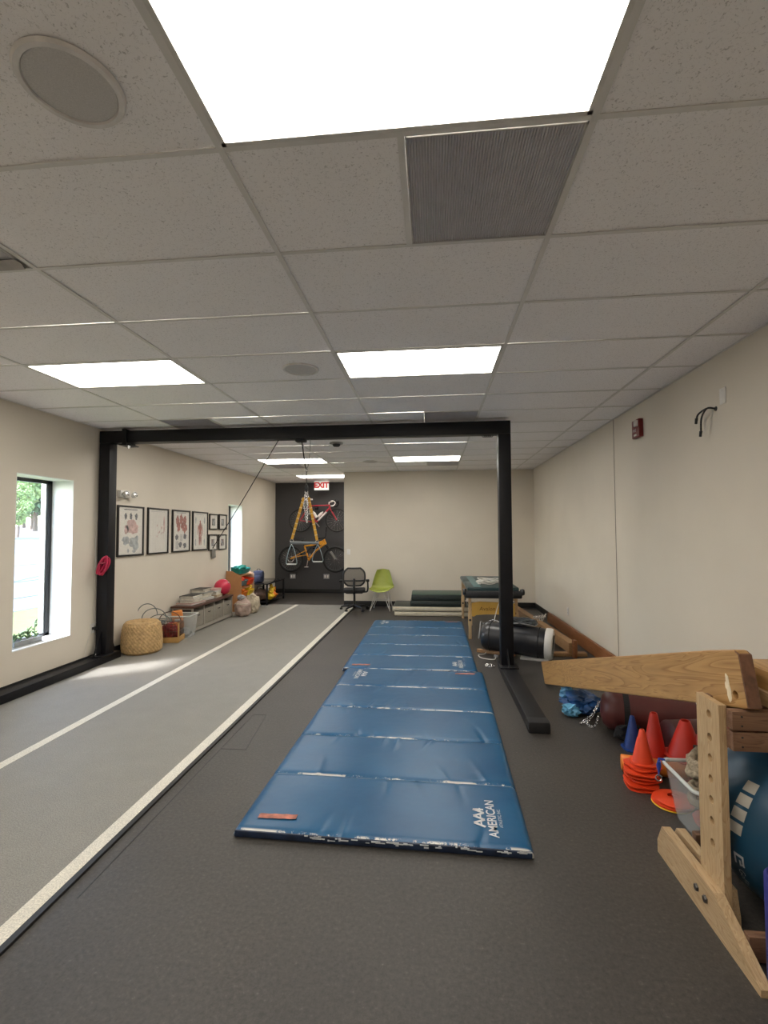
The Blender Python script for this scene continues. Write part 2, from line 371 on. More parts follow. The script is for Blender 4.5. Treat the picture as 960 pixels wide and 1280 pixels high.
# ---------------------------------------------------------------- ceiling vents
m_vent = mat('vent_grey', (.52, .50, .52), .5, .2, var=.06)
m_ventf = mat('vent_frame', (.45, .43, .41), .5)
vn = {(0, 0): 'large grey ribbed return-air vent beside the nearest light panel', (0, 6): 'grey ceiling vent touching the black crossbeam, right of centre', (-2, 6): 'grey ceiling vent above the left end of the black crossbeam',
 (-2, 0): 'pale louvred ceiling vent cut off by the left picture edge', (0, 12): 'small grey ceiling vent behind the far right light panel', (-2, 12): 'dark ceiling vent behind the far left light panel'}
for c, r, h in VENTS:
    x0 = GX + c * TX + (TX / 2 if h else 0); y0 = GY + r * TY
    t = thing('ceiling_vent', vn[(c, r)], 'ceiling vent', (x0 + TX / 4, y0 + TY / 2, H), 0, 'square ceiling vents')
    a = TX / 4 - .013; f = M()
    for s_ in (-1, 1):
        f.span((s_ * (a - .006), -a, -.002), (s_ * a, a, .03)); f.span((-a, s_ * (a - .006), -.002), (a, s_ * a, .03))
    f.build('frame', m_ventf, t, 0)
    if (c, r) == (-2, 0):
        for k in range(3):
            q = M(); w_ = a * (.9 - .28 * k)
            for s_ in (-1, 1):
                q.bar((s_ * w_, -w_, .004), (s_ * w_, w_, .004), .05, .002, 0, (s_ * .6, 0, 1)); q.bar((-w_, s_ * w_, .004), (w_, s_ * w_, .004), .05, .002, 0, (0, s_ * .6, 1))
            q.build('louvre', m_ventf, t, 0)
        M().span((-a, -a, .028), (a, a, .032)).build('backing', m_vent, t, 0)
    else:
        g = M(); nr = 60
        for k in range(nr):
            x = -a + (k + .5) * 2 * a / nr; g.prism([(-.0045, .004), (.0045, .004), (0, -.001)], (-a + .005, a - .005), lambda u, v, w_, x=x: (x + u, w_, v))
        g.span((-a, -a, .0035), (a, a, .006)); g.build('grille', m_vent, t, 0)
# ---------------------------------------------------------------- ceiling speakers, smoke detector
for (x, y, rr, lb) in ((-1.033, 1.238, .118, 'large round ceiling speaker beside the nearest light panel'), (-1.033, 3.672, .122, 'round ceiling speaker between the two light panels in front of the frame'), (-1.128, 8.71, .118, 'faint round ceiling speaker near the back wall beyond the beam')):
    t = thing('ceiling_speaker', lb, 'speaker', (x, y, H), 0, 'round ceiling speakers')
    M().lathe([(rr, .004), (rr + .004, -.006), (rr + .018, -.006), (rr + .024, .004)], n=48).build('rim', mat('speaker_rim', (.74, .71, .69), .5), t)
    M().lathe([(0, -.002), (rr * .7, -.003), (rr, -.001), (rr + .002, .004)], n=48).build('grille', mat('speaker_grille', (.58, .56, .545), .8, var=.1, scale=300), t)
t = thing('smoke_detector', 'small dark round detector on the ceiling beyond the black beam', 'smoke detector', (-1.384, 6.826, H))
M().lathe([(.10, .001), (.10, -.01), (.085, -.014), (.0, -.014)]).build('base', mat('detector_base', (.33, .32, .3), .5), t)
M().lathe([(.055, -.013), (.055, -.035), (.04, -.05), (0, -.052)]).build('sensor_head', mat('detector_head', (.05, .05, .05), .5), t)
# ---------------------------------------------------------------- windows
m_wframe = mat('bronze_window_frame', (.02, .02, .022), .4, .3)
m_glass = clear('window_glass', (.8, .9, .9), .06, .02)
m_jamb = mat('pinkish_jamb', (.62, .52, .44), .8)
for i, (y0, y1, z0, z1) in enumerate(WINS):
    wd = struct(bpy.data.objects.new('window_%d' % (i + 1), None)); C.objects.link(wd); wd.location = (XL, (y0 + y1) / 2, z0)
    a = (y1 - y0) / 2; h = z1 - z0; xg = -.26
    l = M()                                        # plaster reveal lining
    l.span((xg, -a, 0), (.0, -a + .006, h)).span((xg, a - .006, 0), (0, a, h)).span((xg, -a, h - .006), (0, a, h))
    l.build('reveal', m_reveal, wd, 0)
    M().span((xg, -a, -.0), (.004, a, .012), .003).build('window_sill', m_reveal, wd, 0)
    f = M()
    for s_ in (-1, 1): f.span((xg - .05, s_ * (a - .07), 0), (xg, s_ * a, h), .003)
    f.span((xg - .05, -a, 0), (xg, a, .045), .003).span((xg - .05, -a, h - .045), (xg, a, h), .003)
    f.build('window_frame', m_wframe, wd, 0)
    g = M()
    for s_ in (-1, 1): g.span((xg - .045, s_ * (a - .085), .04), (xg - .01, s_ * (a - .07), h - .04))
    g.build('gasket', mat('aluminium_bead', (.42, .43, .42), .35, .5), wd, 0)
    j = M()
    for s_ in (-1, 1): j.span((xg - .10, s_ * (a - .05), 0), (xg - .05, s_ * (a + .02), h))
    j.build('outer_jamb', m_jamb, wd, 0)
    M().span((xg - .028, -a + .08, .04), (xg - .022, a - .08, h - .04)).build('pane', m_glass, wd, 0)
# ================================================================ black training frame
fr = thing('training_frame', 'large black square-tube steel frame spanning the room, post on each side', 'frame', (0, 5.57, 0))
PX = (-4.03, .825)
for x in PX:
    z0 = .10 if x < 0 else .085
    M().box((x, 0, (2.70 + z0) / 2), (.14, .14, 2.70 - z0), None, .008).build('post', m_black, fr, 30)
M().span((PX[0] - .07, -.07, 2.70), (PX[1] + .07, .07, 2.85), .008).build('crossbeam', m_black, fr, 30)
for x in PX:
    zb = .013 if x < 0 else .001
    M().span((x - .08, -1.62, zb), (x + .08, .20, zb + .084), .006).build('foot_beam', m_black, fr, 30)
    q = M(); q.box((x, -1.60, zb + .043), (.172, .12, .092), None, .02)
    q.build('end_wrap', m_blackcloth, fr, 50)
    M().box((x + (.0 if x < 0 else .005), -.02, zb + .09), (.20, .34, .014), None, .003).build('base_plate', m_black, fr, 30)
    gh = .30 if x < 0 else .18
    for s_ in (-1, 1):
        g = M(); g.prism([(s_ * .07, .10), (s_ * (.20 if s_ < 0 or x < 0 else .17), .10), (s_ * .07, .10 + gh)], (-.006, .006), lambda u, v, w_, x=x, k=s_: (x + w_, u, v))
        g.build('gusset', m_black, fr, 0)
    for k in (-1, 1):
        M().lathe([(.016, 0), (.016, .014), (.009, .015), (.009, .03), (0, .03)], (x + .0, k * .10 - .06, zb + .097), 6).build('bolt', m_chrome, fr, 30)
b_ = M()
b_.box((.0, -.085, 0), (.05, .03, .20), None, .004).box((0, .085, 0), (.05, .03, .20), None, .004).box((0, 0, .092), (.05, .2, .012)).box((0, 0, -.092), (.14, .2, .016), None, .004)
o = b_.build('beam_clamp', m_black, fr, 30); o.location = (-3.76, 0, 2.765)
M().lathe([(0, -.14), (.016, -.14), (.016, -.105), (.01, -.1), (.01, -.09), (0, -.09)], (.05, -.08, 0), 12).build('clamp_bolt', m_chrome, o)
M().tube(arc((0, 0), .055, -.4, 3.6, 14, lambda c, r, a: (math.cos(a) * .03 - .10, -.03, 2.76 + r * math.sin(a) * 1.2)), .008).build('hook_ring', m_blackplastic, fr, 40).location = (PX[0] + .02, 0, 0)
z_ = M()
for k in range(5): z_.torus((.60 + k * .022, 0, 2.692), .016, .004, 'Y', 16, 6)
z_.build('hook_coil', m_blackplastic, fr, 50)
# trolley plates under the crossbeam that the ropes hang from
M().box((-1.56, 0, 2.685), (.12, .10, .035), None, .008).build('rope_plate', m_black, fr)
# red elastic bundle on the left post
t = thing('exercise_band', 'pink-red elastic band bundle looped on the left black post', 'exercise band', (-3.985, 5.49, 1.19))
bd = M(); rn = random.Random(5)
for k in range(8):
    ph = rn.uniform(-.2, .2); a = .026 + .022 * rn.random(); h = .10 + .02 * rn.random(); ox = (k % 4 - 1.5) * .016; oy = -.02 - .006 * k
    bd.torus((ox, oy, 0), 1, .0085, 'Y', 26, 6, Matrix.Rotation(.45 + ph, 3, 'Y') @ Matrix.Diagonal((a, a, h)).to_3x3())
bd.build('loops', mat('pink_red_rubber', (.50, .02, .07), .5), t, 60)
M().tube([(-.05, -.035, .02), (0, -.078, .03), (.05, -.035, .03)], .012).build('tie', mat('dark_red_rubber', (.3, .012, .04), .5), t)
# ================================================================ tumbling mats
def mat_vinyl():
    m = bpy.data.materials.new('blue_vinyl'); m.use_nodes = True; n = m.node_tree.nodes; l = m.node_tree.links; b = n['Principled BSDF']
    tc = n.new('ShaderNodeTexCoord'); sp = n.new('ShaderNodeSeparateXYZ'); l.new(tc.outputs['Object'], sp.inputs[0])
    ab = n.new('ShaderNodeMath'); ab.operation = 'ABSOLUTE'; l.new(sp.outputs['Y'], ab.inputs[0])
    ed = n.new('ShaderNodeMapRange'); ed.inputs['From Min'].default_value = .281; ed.inputs['From Max'].default_value = .290; l.new(ab.outputs[0], ed.inputs['Value'])
    oi = n.new('ShaderNodeObjectInfo'); ad = n.new('ShaderNodeVectorMath'); ad.operation = 'ADD'; l.new(tc.outputs['Object'], ad.inputs[0])
    ml = n.new('ShaderNodeMath'); ml.operation = 'MULTIPLY'; ml.inputs[1].default_value = 40; l.new(oi.outputs['Random'], ml.inputs[0])
    cb = n.new('ShaderNodeCombineXYZ'); l.new(ml.outputs[0], cb.inputs[0]); l.new(ml.outputs[0], cb.inputs[2]); l.new(cb.outputs[0], ad.inputs[1])
    nz = n.new('ShaderNodeTexNoise'); nz.inputs['Scale'].default_value = 3.2; nz.inputs['Detail'].default_value = 9; nz.inputs['Roughness'].default_value = .8; l.new(ad.outputs[0], nz.inputs['Vector'])
    th = n.new('ShaderNodeMapRange'); th.inputs['From Min'].default_value = .485; th.inputs['From Max'].default_value = .515; l.new(nz.outputs['Fac'], th.inputs['Value'])
    mk = n.new('ShaderNodeMath'); mk.operation = 'MULTIPLY'; l.new(ed.outputs[0], mk.inputs[0]); l.new(th.outputs[0], mk.inputs[1])
    n2 = n.new('ShaderNodeTexNoise'); n2.inputs['Scale'].default_value = 2.5; n2.inputs['Detail'].default_value = 5; l.new(ad.outputs[0], n2.inputs['Vector'])
    rp = n.new('ShaderNodeValToRGB'); e = rp.color_ramp.elements; e[0].position = .3; e[0].color = (.004, .070, .172, 1); e[1].position = .72; e[1].color = (.008, .096, .215, 1); l.new(n2.outputs['Fac'], rp.inputs[0])
    mx = n.new('ShaderNodeMixRGB'); l.new(mk.outputs[0], mx.inputs[0]); l.new(rp.outputs[0], mx.inputs[1]); mx.inputs[2].default_value = (.62, .60, .55, 1)
    l.new(mx.outputs[0], b.inputs['Base Color']); b.inputs['Roughness'].default_value = .33; b.inputs['Specular IOR Level'].default_value = .4
    n3 = n.new('ShaderNodeTexNoise'); n3.inputs['Scale'].default_value = 7; n3.inputs['Detail'].default_value = 2; l.new(ad.outputs[0], n3.inputs['Vector'])
    bp = n.new('ShaderNodeBump'); bp.inputs['Strength'].default_value = .12; bp.inputs['Distance'].default_value = .02; l.new(n3.outputs['Fac'], bp.inputs['Height']); l.new(bp.outputs[0], b.inputs['Normal'])
    return m
m_vinyl = mat_vinyl(); m_ink = mat('white_print', (.62, .64, .66), .5, var=.08, scale=60); m_tape = mat('worn_orange_tape', (.42, .15, .10), .6, var=.45, scale=25)
m_under = mat('navy_vinyl_side', (.008, .018, .045), .5, var=.4, scale=18)
def tumbling_mat(label, cx, y0, y1, rz, seed):
    L = y1 - y0; Wd = 1.53; T = .042; n = 5; pl = L / n
    t = thing('tumbling_mat', label, 'exercise mat', (cx, y0, .001), rz, 'blue folding mats'); rn = random.Random(seed)
    for k in range(n):
        creases = [(rn.uniform(-.55, .65), rn.choice((-1, 1)), rn.uniform(-.5, .5), rn.uniform(.08, .2), rn.uniform(.004, .009)) for _ in range(7)]
        def top(u, v):
            x = (u - .5) * Wd; y = (v - .5) * pl
            ex = min(u, 1 - u) * Wd; ey = min(v, 1 - v) * pl
            z = T * (1 - .55 * math.exp(-(ex / .014)) - .0) - .010 * math.exp(-ey / .012) + .003 * noise.noise(Vector((x * 2.2, y * 3 + k * 5, seed)))
            for cx_, sd, sl, ln, am in creases:
                d = (pl / 2 - sd * y); xx = x - cx_ - sl * d
                if d < ln * 1.5: z += am * math.exp(-(xx / .016) ** 2) * math.exp(-(d / ln) ** 2) * (1 if k % 2 else -.7)
            return Vector((x * (1 - .0), y, z))
        nu, nv = 110, 30; m_ = M(); m_.grid(top, nu, nv)
        # skirt down to the floor
        rim = [top(i / nu, 0) for i in range(nu)] + [top(1, j / nv) for j in range(nv)] + [top(1 - i / nu, 1) for i in range(nu)] + [top(0, 1 - j / nv) for j in range(nv)]
        q = len(rim); vs = rim + [Vector((p.x, p.y, 0)) for p in rim]
        m_._add(vs, [(i, (i + 1) % q, q + (i + 1) % q, q + i) for i in range(q)] + [tuple(range(q, 2 * q))[::-1]])
        bmesh.ops.remove_doubles(m_.b, verts=m_.b.verts, dist=1e-5)
        o = m_.build('panel', m_vinyl, t, 60); o.location = (0, pl * (k + .5), 0)
    # velcro flap on both ends
    for yy, nm in ((-.006, 'end_flap'), (L + .006, 'end_flap')):
        f = M(); f.span((-Wd / 2 + .01, yy - .006, .002), (Wd / 2 - .01, yy + .006, .034), .004); f.build(nm, m_under, t)
        wv = M(); wr = random.Random(seed + int(yy))
        for k in range(46):
            x = wr.uniform(-Wd / 2 + .35, Wd / 2 - .03); wv.box((x, yy + (-.0065 if yy < 0 else .0065), wr.uniform(.018, .034)), (wr.uniform(.008, .05), .002, wr.uniform(.003, .008)))
        wv.build('worn_edge', m_ink, t, 0)['kind'] = 'stuff'
    # corner scuffs, tape strips and printed emblem at the two opposite corners
    for (ex, ey, sg) in ((1, 0, 1), (-1, 1, -1)):
        oy = .235 if sg > 0 else L - .235; ox = ex * (Wd / 2 - .19)
        zt = T + .0035
        def P(u, v, d, oy=oy, ox=ox, sg=sg, zt=zt): return Vector((ox - sg * v, oy + sg * u, zt + d))
        e = M(); e.text('AMERICAN', .068, lambda u, v, d: P(u, v - .012, d), 0, .0012)
        e.text('ATHLETIC, INC.', .024, lambda u, v, d: P(u, v - .055, d), 0)
        for k in range(3):                           # zig-zag emblem above the word
            x0 = -.085 + k * .062
            for pa, pb in (((x0, .028), (x0 + .031, .085)), ((x0 + .031, .085), (x0 + .062, .028))):
                if k == 2 and pa[1] > .05: pb = (x0 + .031, .028)
                dx, dy = pb[0] - pa[0], pb[1] - pa[1]; ln = math.hypot(dx, dy); nx, ny = -dy / ln * .008, dx / ln * .008
                e._add([P(pa[0] + nx, pa[1] + ny, 0), P(pa[0] - nx, pa[1] - ny, 0), P(pb[0] - nx, pb[1] - ny, 0), P(pb[0] + nx, pb[1] + ny, 0)], [(0, 1, 2, 3)])
            e._add([P(x0 + .018, .044, .0002), P(x0 + .044, .044, .0002), P(x0 + .044, .052, .0002), P(x0 + .018, .052, .0002)], [(0, 1, 2, 3)])
        e.build('printed_emblem', m_ink, t, 0)
        ty = .115 if sg > 0 else L - .115
        tp = M(); tp.grid(lambda u, v: Vector((-ex * (Wd / 2 - .20) + (u - .5) * .21 + .004 * math.sin(v * 9), ty + (v - .5) * .042 + .01 * (u - .5), T + .0042 + .001 * math.sin(u * 20))), 16, 3)
        tp.build('tape_strip', m_tape, t, 60)
    return t
tumbling_mat('blue folding vinyl mat nearest the camera, with worn white edges', -.285, 2.462, 5.43, R(-1.2), 11)
tumbling_mat('far blue folding vinyl mat laid end to end behind the nearer blue one', -.272, 5.447, 8.40, R(-.3), 23)
# ================================================================ timber ramp plank, stand
w_pine = wood('pine_plank', (.56, .33, .125), (.36, .175, .055), 1, .62, .45)
w_pine2 = wood('pale_pine', (.62, .44, .245), (.48, .30, .14), 2, 1.2, .5)
w_pinex = wood('shaded_pine_x', (.23, .12, .065), (.14, .065, .034), 0, 1.1, .55)  # crossbar pine, darkened to stand in for shade on its camera-facing side
w_piney = wood('pale_pine_y', (.62, .44, .25), (.46, .29, .14), 1, 1.2, .5)
w_old = wood('old_brown_board', (.30, .115, .040), (.20, .07, .022), 1, 1.0, .5)
w_log = wood('rough_beam', (.40, .23, .105), (.25, .13, .05), 1, 1.3, .6)
far = Vector((1.168, 5.17, .002)); near = Vector((1.243, 2.02, .893))
d = near - far; L = d.length
t = thing('balance_beam', 'long thick pine plank sloping from the floor up onto the wooden stand', 'wooden plank')
yv = d.normalized(); xv = Vector((-1, 0, 0)); xv = (xv - yv * xv.dot(yv)).normalized(); zv = xv.cross(yv)
t.matrix_world = Matrix.Translation(far) @ Matrix((xv, yv, zv)).transposed().to_4x4()
pl = M(); hh = .225
prof = [(0.0, .07), (.03, .02), (.08, 0.0), (L - .03, 0), (L, .02), (L + .012, hh - .05), (L - .22, hh), (.02, hh)]
pl.prism([(0.02, .012), (.03, 0.0), (L, 0), (L + .004, hh - .018), (L - .02, hh), (L - .2, hh + .004), (-.05, hh), (-.062, hh - .012)], (-.025, .025), lambda u, v, w_: (w_, u, v))
o = pl.build('plank', w_pine, t, 0)
md = o.modifiers.new('edge', 'BEVEL'); md.width = .006; md.segments = 2
holes(o, [M().cyl((-.2, L - .065, .05), (.2, L - .065, .05), .017, n=20)])
M().prism([(L + .0015, .003), (L + .0055, hh - .02), (L - .018, hh - .004), (L - .014, .003)], (-.0245, .0245), lambda u, v, w_: (w_, u + .0015, v)).build('end_grain', mat('shaded_end_grain', (.14, .062, .032), .6, var=.3, scale=30), t, 0)  # end grain brown, deepened to paint the shade on this unlit face
M().blob((.0255, L - .105, .075), (.0016, .014, .045), .7, 2.5, 4, 3).build('paint_chip', mat('bare_wood_scar', (.72, .60, .42), .7), t)
# stand
t = thing('sawhorse', 'pale wooden stand with a row of round holes in its upright and angled feet', 'wooden stand', (1.10, 2.2, 0))
up = M().span((.042, -.12, .012), (.070, .045, .885)).build('upright', w_pine2, t, 0)
holes(up, [M().cyl((-.2, -.048, z), (.3, -.048, z), .0165, n=18) for z in (.30, .39, .475, .56, .645, .73, .825)])
for dx, y0, y1, tz in ((0.0, -.39, .36, .15), (.072, -.10, .37, .14)):
    f = M(); f.prism([(y0, .0), (y1, .0), (y1 + .0, .06), (y1 - .05, tz), (-.12 if dx == 0 else y0 + .02, tz), (y0 + .05 if dx == 0 else y0, .045), (y0, .025)], (dx, dx + .04), lambda u, v, w_: (w_, u, v))
    f.build('foot', w_piney, t, 0)
for y in (-.065, .0): M().lathe([(0, -.008), (.012, -.008), (.016, -.002), (.016, .0), (.0, .001)], (-.002, y, .085), 6, Matrix.Rotation(PI / 2, 3, 'Y')).build('bolt', mat('dull_bolt', (.12, .11, .10), .4, .8), t, 20)
for z in (.723, .803):
    o = M().box((.49, -.145, z + .038), (.85, .044, .074), None, .005).build('crossbar', w_pinex, t, 30)
    for zz in (-.018, .018): M().cyl((.10, -.1685, z + .038 + zz), (.10, -.1665, z + .038 + zz), .004, n=10).build('screw', m_base, o)
M().box((.49, .07, .805), (.85, .044, .126), None, .005).build('crossbar', w_pinex, t, 30)
M().box((.450, -.2475, .056), (.815, .035, .09), None, .005).build('stretcher', w_pinex, t, 30)
M().box((.53, .335, .06), (.74, .04, .11), None, .005).build('stretcher', w_pinex, t, 30)
u2 = M().span((.86, -.12, .012), (.90, .045, .885)).build('upright', w_pine2, t, 0)
M().prism([(-.40, 0), (.42, 0), (.37, .14), (-.12, .14), (-.35, .045)], (.90, .94), lambda u, v, w_: (w_, u, v)).build('foot', w_piney, t, 0)
# boards stacked on the stand, right of the ramp
for lb, z0, z1, m_ in (('lower short pine board lying on the stand beside the long sloping plank', .8795, .940, w_piney), ('upper short pine board stacked on the stand beside the long sloping plank', .9405, 1.02, w_pine)):
    t = thing('board', lb, 'wooden board', (1.325 if z0 < .9 else 1.335, 2.03, z0), 0, 'short boards on the stand')
    M().span((0, 0, 0), (.14, .27, z1 - z0), .005).build('timber', m_, t, 30)
    M().span((.002, -.002, .002), (.138, .0005, z1 - z0 - .002), .001).build('end_grain', mat('shaded_end_grain', (.14, .062, .032)), t, 0)  # same brown as the plank end, with shade painted into it
# ================================================================ blue ball with print
BC = Vector((1.545, 2.22, .352)); BR = .352
t = thing('exercise_ball', 'large dark blue exercise ball with pale squares, behind the wooden stand', 'ball', BC)
bl = M(); bl.lathe([(BR * math.sin(PI * i / 48), -BR * math.cos(PI * i / 48)) for i in range(49)], n=72)
m_ball = mat('blue_ball_rubber', (.012, .062, .115), .34, var=.12, scale=3)
bl.build('shell', m_ball, t, 80)
def ball_pt(u, v, k=1.002):                         # u, v in radians around the side facing the room
    an = PI + .92 + u; return Vector((BR * k * math.cos(v) * math.cos(an), BR * k * math.cos(v) * math.sin(an), BR * k * math.sin(v)))
pr = M()
for i in range(4):
    u0 = -.62 - .025 * i; v0 = .66 - i * .165
    pr.grid(lambda a, b, u0=u0, v0=v0: ball_pt(u0 + .165 * a - .02 * b, v0 - .125 * b), 6, 6)
pr.build('squares', mat('ball_print', (.45, .42, .36), .5), t, 80)
lg = M(); sc = .1
def BP(u, v, d): return ball_pt(-.60 + v * 1.1 - .12 * (u + .16), -.33 - u * .9, 1.003)
for a, b, c, e in ((-.16, -.12, -.055, .055), (-.16, .0, .035, .055), (-.16, .0, -.055, -.035), (-.03, -.01, .0, .06), (-.08, .01, .0, .02)):
    lg.grid(lambda s_, r_, a=a, b=b, c=c, e=e: BP(a + (b - a) * s_, c + (e - c) * r_, 0), 4, 4)
lg.text('GoFit', .115, lambda u, v, d: BP(u + .20, v, 0), 0)
lg.build('lettering', m_ink, t, 80)
# blue-violet foam roller at the right edge
t = thing('foam_roller', 'blue-violet foam roller standing at the right picture edge by the blue ball', 'foam roller', (1.215, 1.805, 0))
M().lathe([(.05, .0), (.075, .0), (.083, .01), (.083, .39), (.075, .40), (.05, .40), (.046, .39), (.046, .01), (.05, 0)], n=40).build('foam_tube', mat('violet_blue_foam', (.016, .017, .17), .55, var=.1), t, 40)
# ================================================================ bin with rope
m_bin = clear('frosted_bin', (.62, .64, .62), .26, .25)
t = thing('storage_bin', 'clear plastic storage bin of thick rope behind the wooden upright', 'storage bin', (1.56, 2.74, .0))
def tub(b, a0, b0, a1, b1, h, th, z0=0.0):
    def ring(a, b_, z, n=5):
        out = []; r = min(a, b_) * .22
        for cx, cy, s0 in ((a - r, b_ - r, 0), (-a + r, b_ - r, PI / 2), (-a + r, -b_ + r, PI), (a - r, -b_ + r, 1.5 * PI)):
            for k in range(n): an = s0 + PI / 2 * k / (n - 1); out.append(Vector((cx + r * math.cos(an), cy + r * math.sin(an), z)))
        return out
    rs = [ring(a0, b0, z0), ring(a1, b1, z0 + h), ring(a1 - th, b1 - th, z0 + h), ring(a0 - th, b0 - th, z0 + th)]
    n = len(rs[0]); f = []
    for k in range(3): f += [(k * n + i, k * n + (i + 1) % n, (k + 1) * n + (i + 1) % n, (k + 1) * n + i) for i in range(n)]
    f += [tuple(range(n))[::-1], tuple(3 * n + i for i in range(n))]
    b._add([v for r_ in rs for v in r_], f); return ring
q = M(); ring = tub(q, .225, .14, .27, .18, .29, .004)
q.build('tub', m_bin, t, 30)
rg = ring(.274, .184, .286)
M().tube(rg, .010, 8, True).build('rim', clear('frosted_rim', (.7, .72, .7), .75, .3), t)
t2 = thing('rope', 'thick beige battle rope heaped in the clear bin', 'rope', (1.455, 2.74, .012)); rn = random.Random(9)
m_rope = mat('beige_rope', (.36, .29, .20), .85, var=.35, scale=60, bump=.8, bscale=90)
pts = []
for k in range(46):
    a = k * 1.35; rr = .045 + .07 * rn.random()
    pts.append((rr * math.cos(a), rr * 1.15 * math.sin(a), .12 + .25 * k / 46 + rn.uniform(-.02, .03)))
M().tube(smoothpath(pts, 5), .020, 8).build('coil', m_rope, t2, 60)
t3 = thing('folded_cloth', 'pinkish-red folded cloth at the bottom of the clear bin of rope', 'cloth', (1.56, 2.74, .008))
M().blob((0, 0, .04), (.19, .115, .055), .15, 2, 3, 3, -.036).build('fold', mat('pink_red_cloth', (.48, .10, .08), .8, bump=.3), t3)
t4 = thing('key_strap', 'blue strap with a chrome clip hanging on the corner of the clear bin', 'strap', (1.282, 2.895, .245))
M().tube([(.012, -.0, .05), (-.014, .004, .055), (-.024, .003, .02), (-.022, .0, -.03), (-.014, 0, .02), (-.02, -.006, .045)], .008).build('webbing', mat('blue_webbing', (.02, .05, .32), .7), t4)
M().torus((-.022, 0, -.05), .016, .0035, 'Y', 18, 6).build('clip', m_chrome, t4)
# ================================================================ cones and discs
m_orange = mat('orange_red_plastic', (.72, .055, .012), .45, var=.1, scale=5); m_red = mat('red_plastic', (.60, .030, .014), .45, var=.1, scale=5)
m_bluep = mat('blue_plastic', (.008, .04, .22), .45); m_or2 = mat('orange_plastic', (.72, .19, .02), .45); m_yel = mat('yellow_plastic', (.75, .50, .03), .45)
def cone(label, loc, rb, rt, h, m, base, group, rz=0.0, tilt=(0, 0)):
    t = thing('sports_cone', label, 'cone', loc, rz, group); t.rotation_euler = (tilt[0], tilt[1], rz)
    th = .004
    M().lathe([(rb, .006), (rt + .004, h - .006), (rt, h), (rt - th, h - .002), (rb - th, .006), (rb, .006)], n=36).build('body', m, t, 40)
    if base:
        f = M(); n = 24; a = base
        outer = [];
        for k in range(n):
            an = 2 * PI * k / n; c, s_ = math.cos(an), math.sin(an); e = 4.0
            q = (abs(c) ** e + abs(s_) ** e) ** (-1 / e); outer.append(Vector((a * q * c, a * q * s_, 0)))
        inn = [Vector(((rb - .003) * math.cos(2 * PI * k / n), (rb - .003) * math.sin(2 * PI * k / n), 0)) for k in range(n)]
        vs = outer + [v + Vector((0, 0, .007)) for v in outer] + [v + Vector((0, 0, .012)) for v in inn] + inn
        fs = []
        for r_ in range(3): fs += [(r_ * n + k, r_ * n + (k + 1) % n, (r_ + 1) * n + (k + 1) % n, (r_ + 1) * n + k) for k in range(n)]
        fs += [(3 * n + k, 3 * n + (k + 1) % n, (k + 1) % n, k) for k in range(n)]
        f._add(vs, fs); f.build('base', m, t, 30)
    return t
cone('tall narrow blue cone at the left of the cone group', (1.445, 3.72, .0), .062, .012, .235, m_bluep, .072, 'blue cone')
cone('tallest single red cone, between the orange stack and the right red stack', (1.49, 3.475, 0), .085, .02, .35, m_red, 0, 'large red cones')
for k in range(2):
    cone(('upper red cone of the two nested under the sloping plank by the upright', 'lower red cone of the two nested under the sloping plank by the upright')[1 - k], (1.655, 3.40, .0 + .10 * k), .115 - .004 * k, .028, .22 + .012 * k, m_red, .125, 'large red cones', .2)
rn = random.Random(4)
ordn = ['bottom', 'second from bottom', 'third from bottom', 'fourth from bottom', 'third from top', 'second from top', 'topmost, fully visible']
for k in range(7):
    cone('orange-red flat-based cone, %s of the front stack of seven' % ordn[k], (1.29 + rn.uniform(-.012, .012), 3.20 + rn.uniform(-.012, .012), .001 + .0235 * k), .060, .012, .205, m_orange, .092 if k < 6 else .07, 'orange cones in the front stack', rn.uniform(-.5, .5))
t = thing('foam_tube', 'short orange foam tube lying behind the front cone stack', 'foam tube', (1.42, 3.335, .053), R(-3))
t.rotation_euler = (0, 0, R(-14))
M().lathe([(.022, -.19), (.046, -.19), (.05, -.185), (.05, .185), (.046, .19), (.022, .19), (.022, -.19)], n=30, axis=Matrix.Rotation(PI / 2, 3, 'Y')).build('tube', m_or2, t, 40)
def disc(label, loc, m, group):
    t = thing('marker_disc', label, 'marker disc', loc, 0, group)
    M().lathe([(.105, .0), (.108, .003), (.085, .011), (.045, .018), (.034, .018), (.033, .015), (.044, .014), (.083, .007), (.102, .0), (.105, 0)], n=36).build('ring', m, t, 40)
for k, (m_, nm) in enumerate(((m_yel, 'yellow marker disc at the bottom of the disc stack'), (m_orange, 'second marker disc up, orange, just above the yellow one'), (m_orange, 'third marker disc up, orange, in the middle of the disc stack'), (m_orange, 'fourth marker disc up, orange, next to the top of the disc stack'), (m_orange, 'uppermost orange marker disc of the stack beside the clear bin'))):
    disc(nm, (1.375 + .003 * k, 3.00 + .004 * (k % 2), .001 + .0065 * k), m_, 'stack of marker discs')
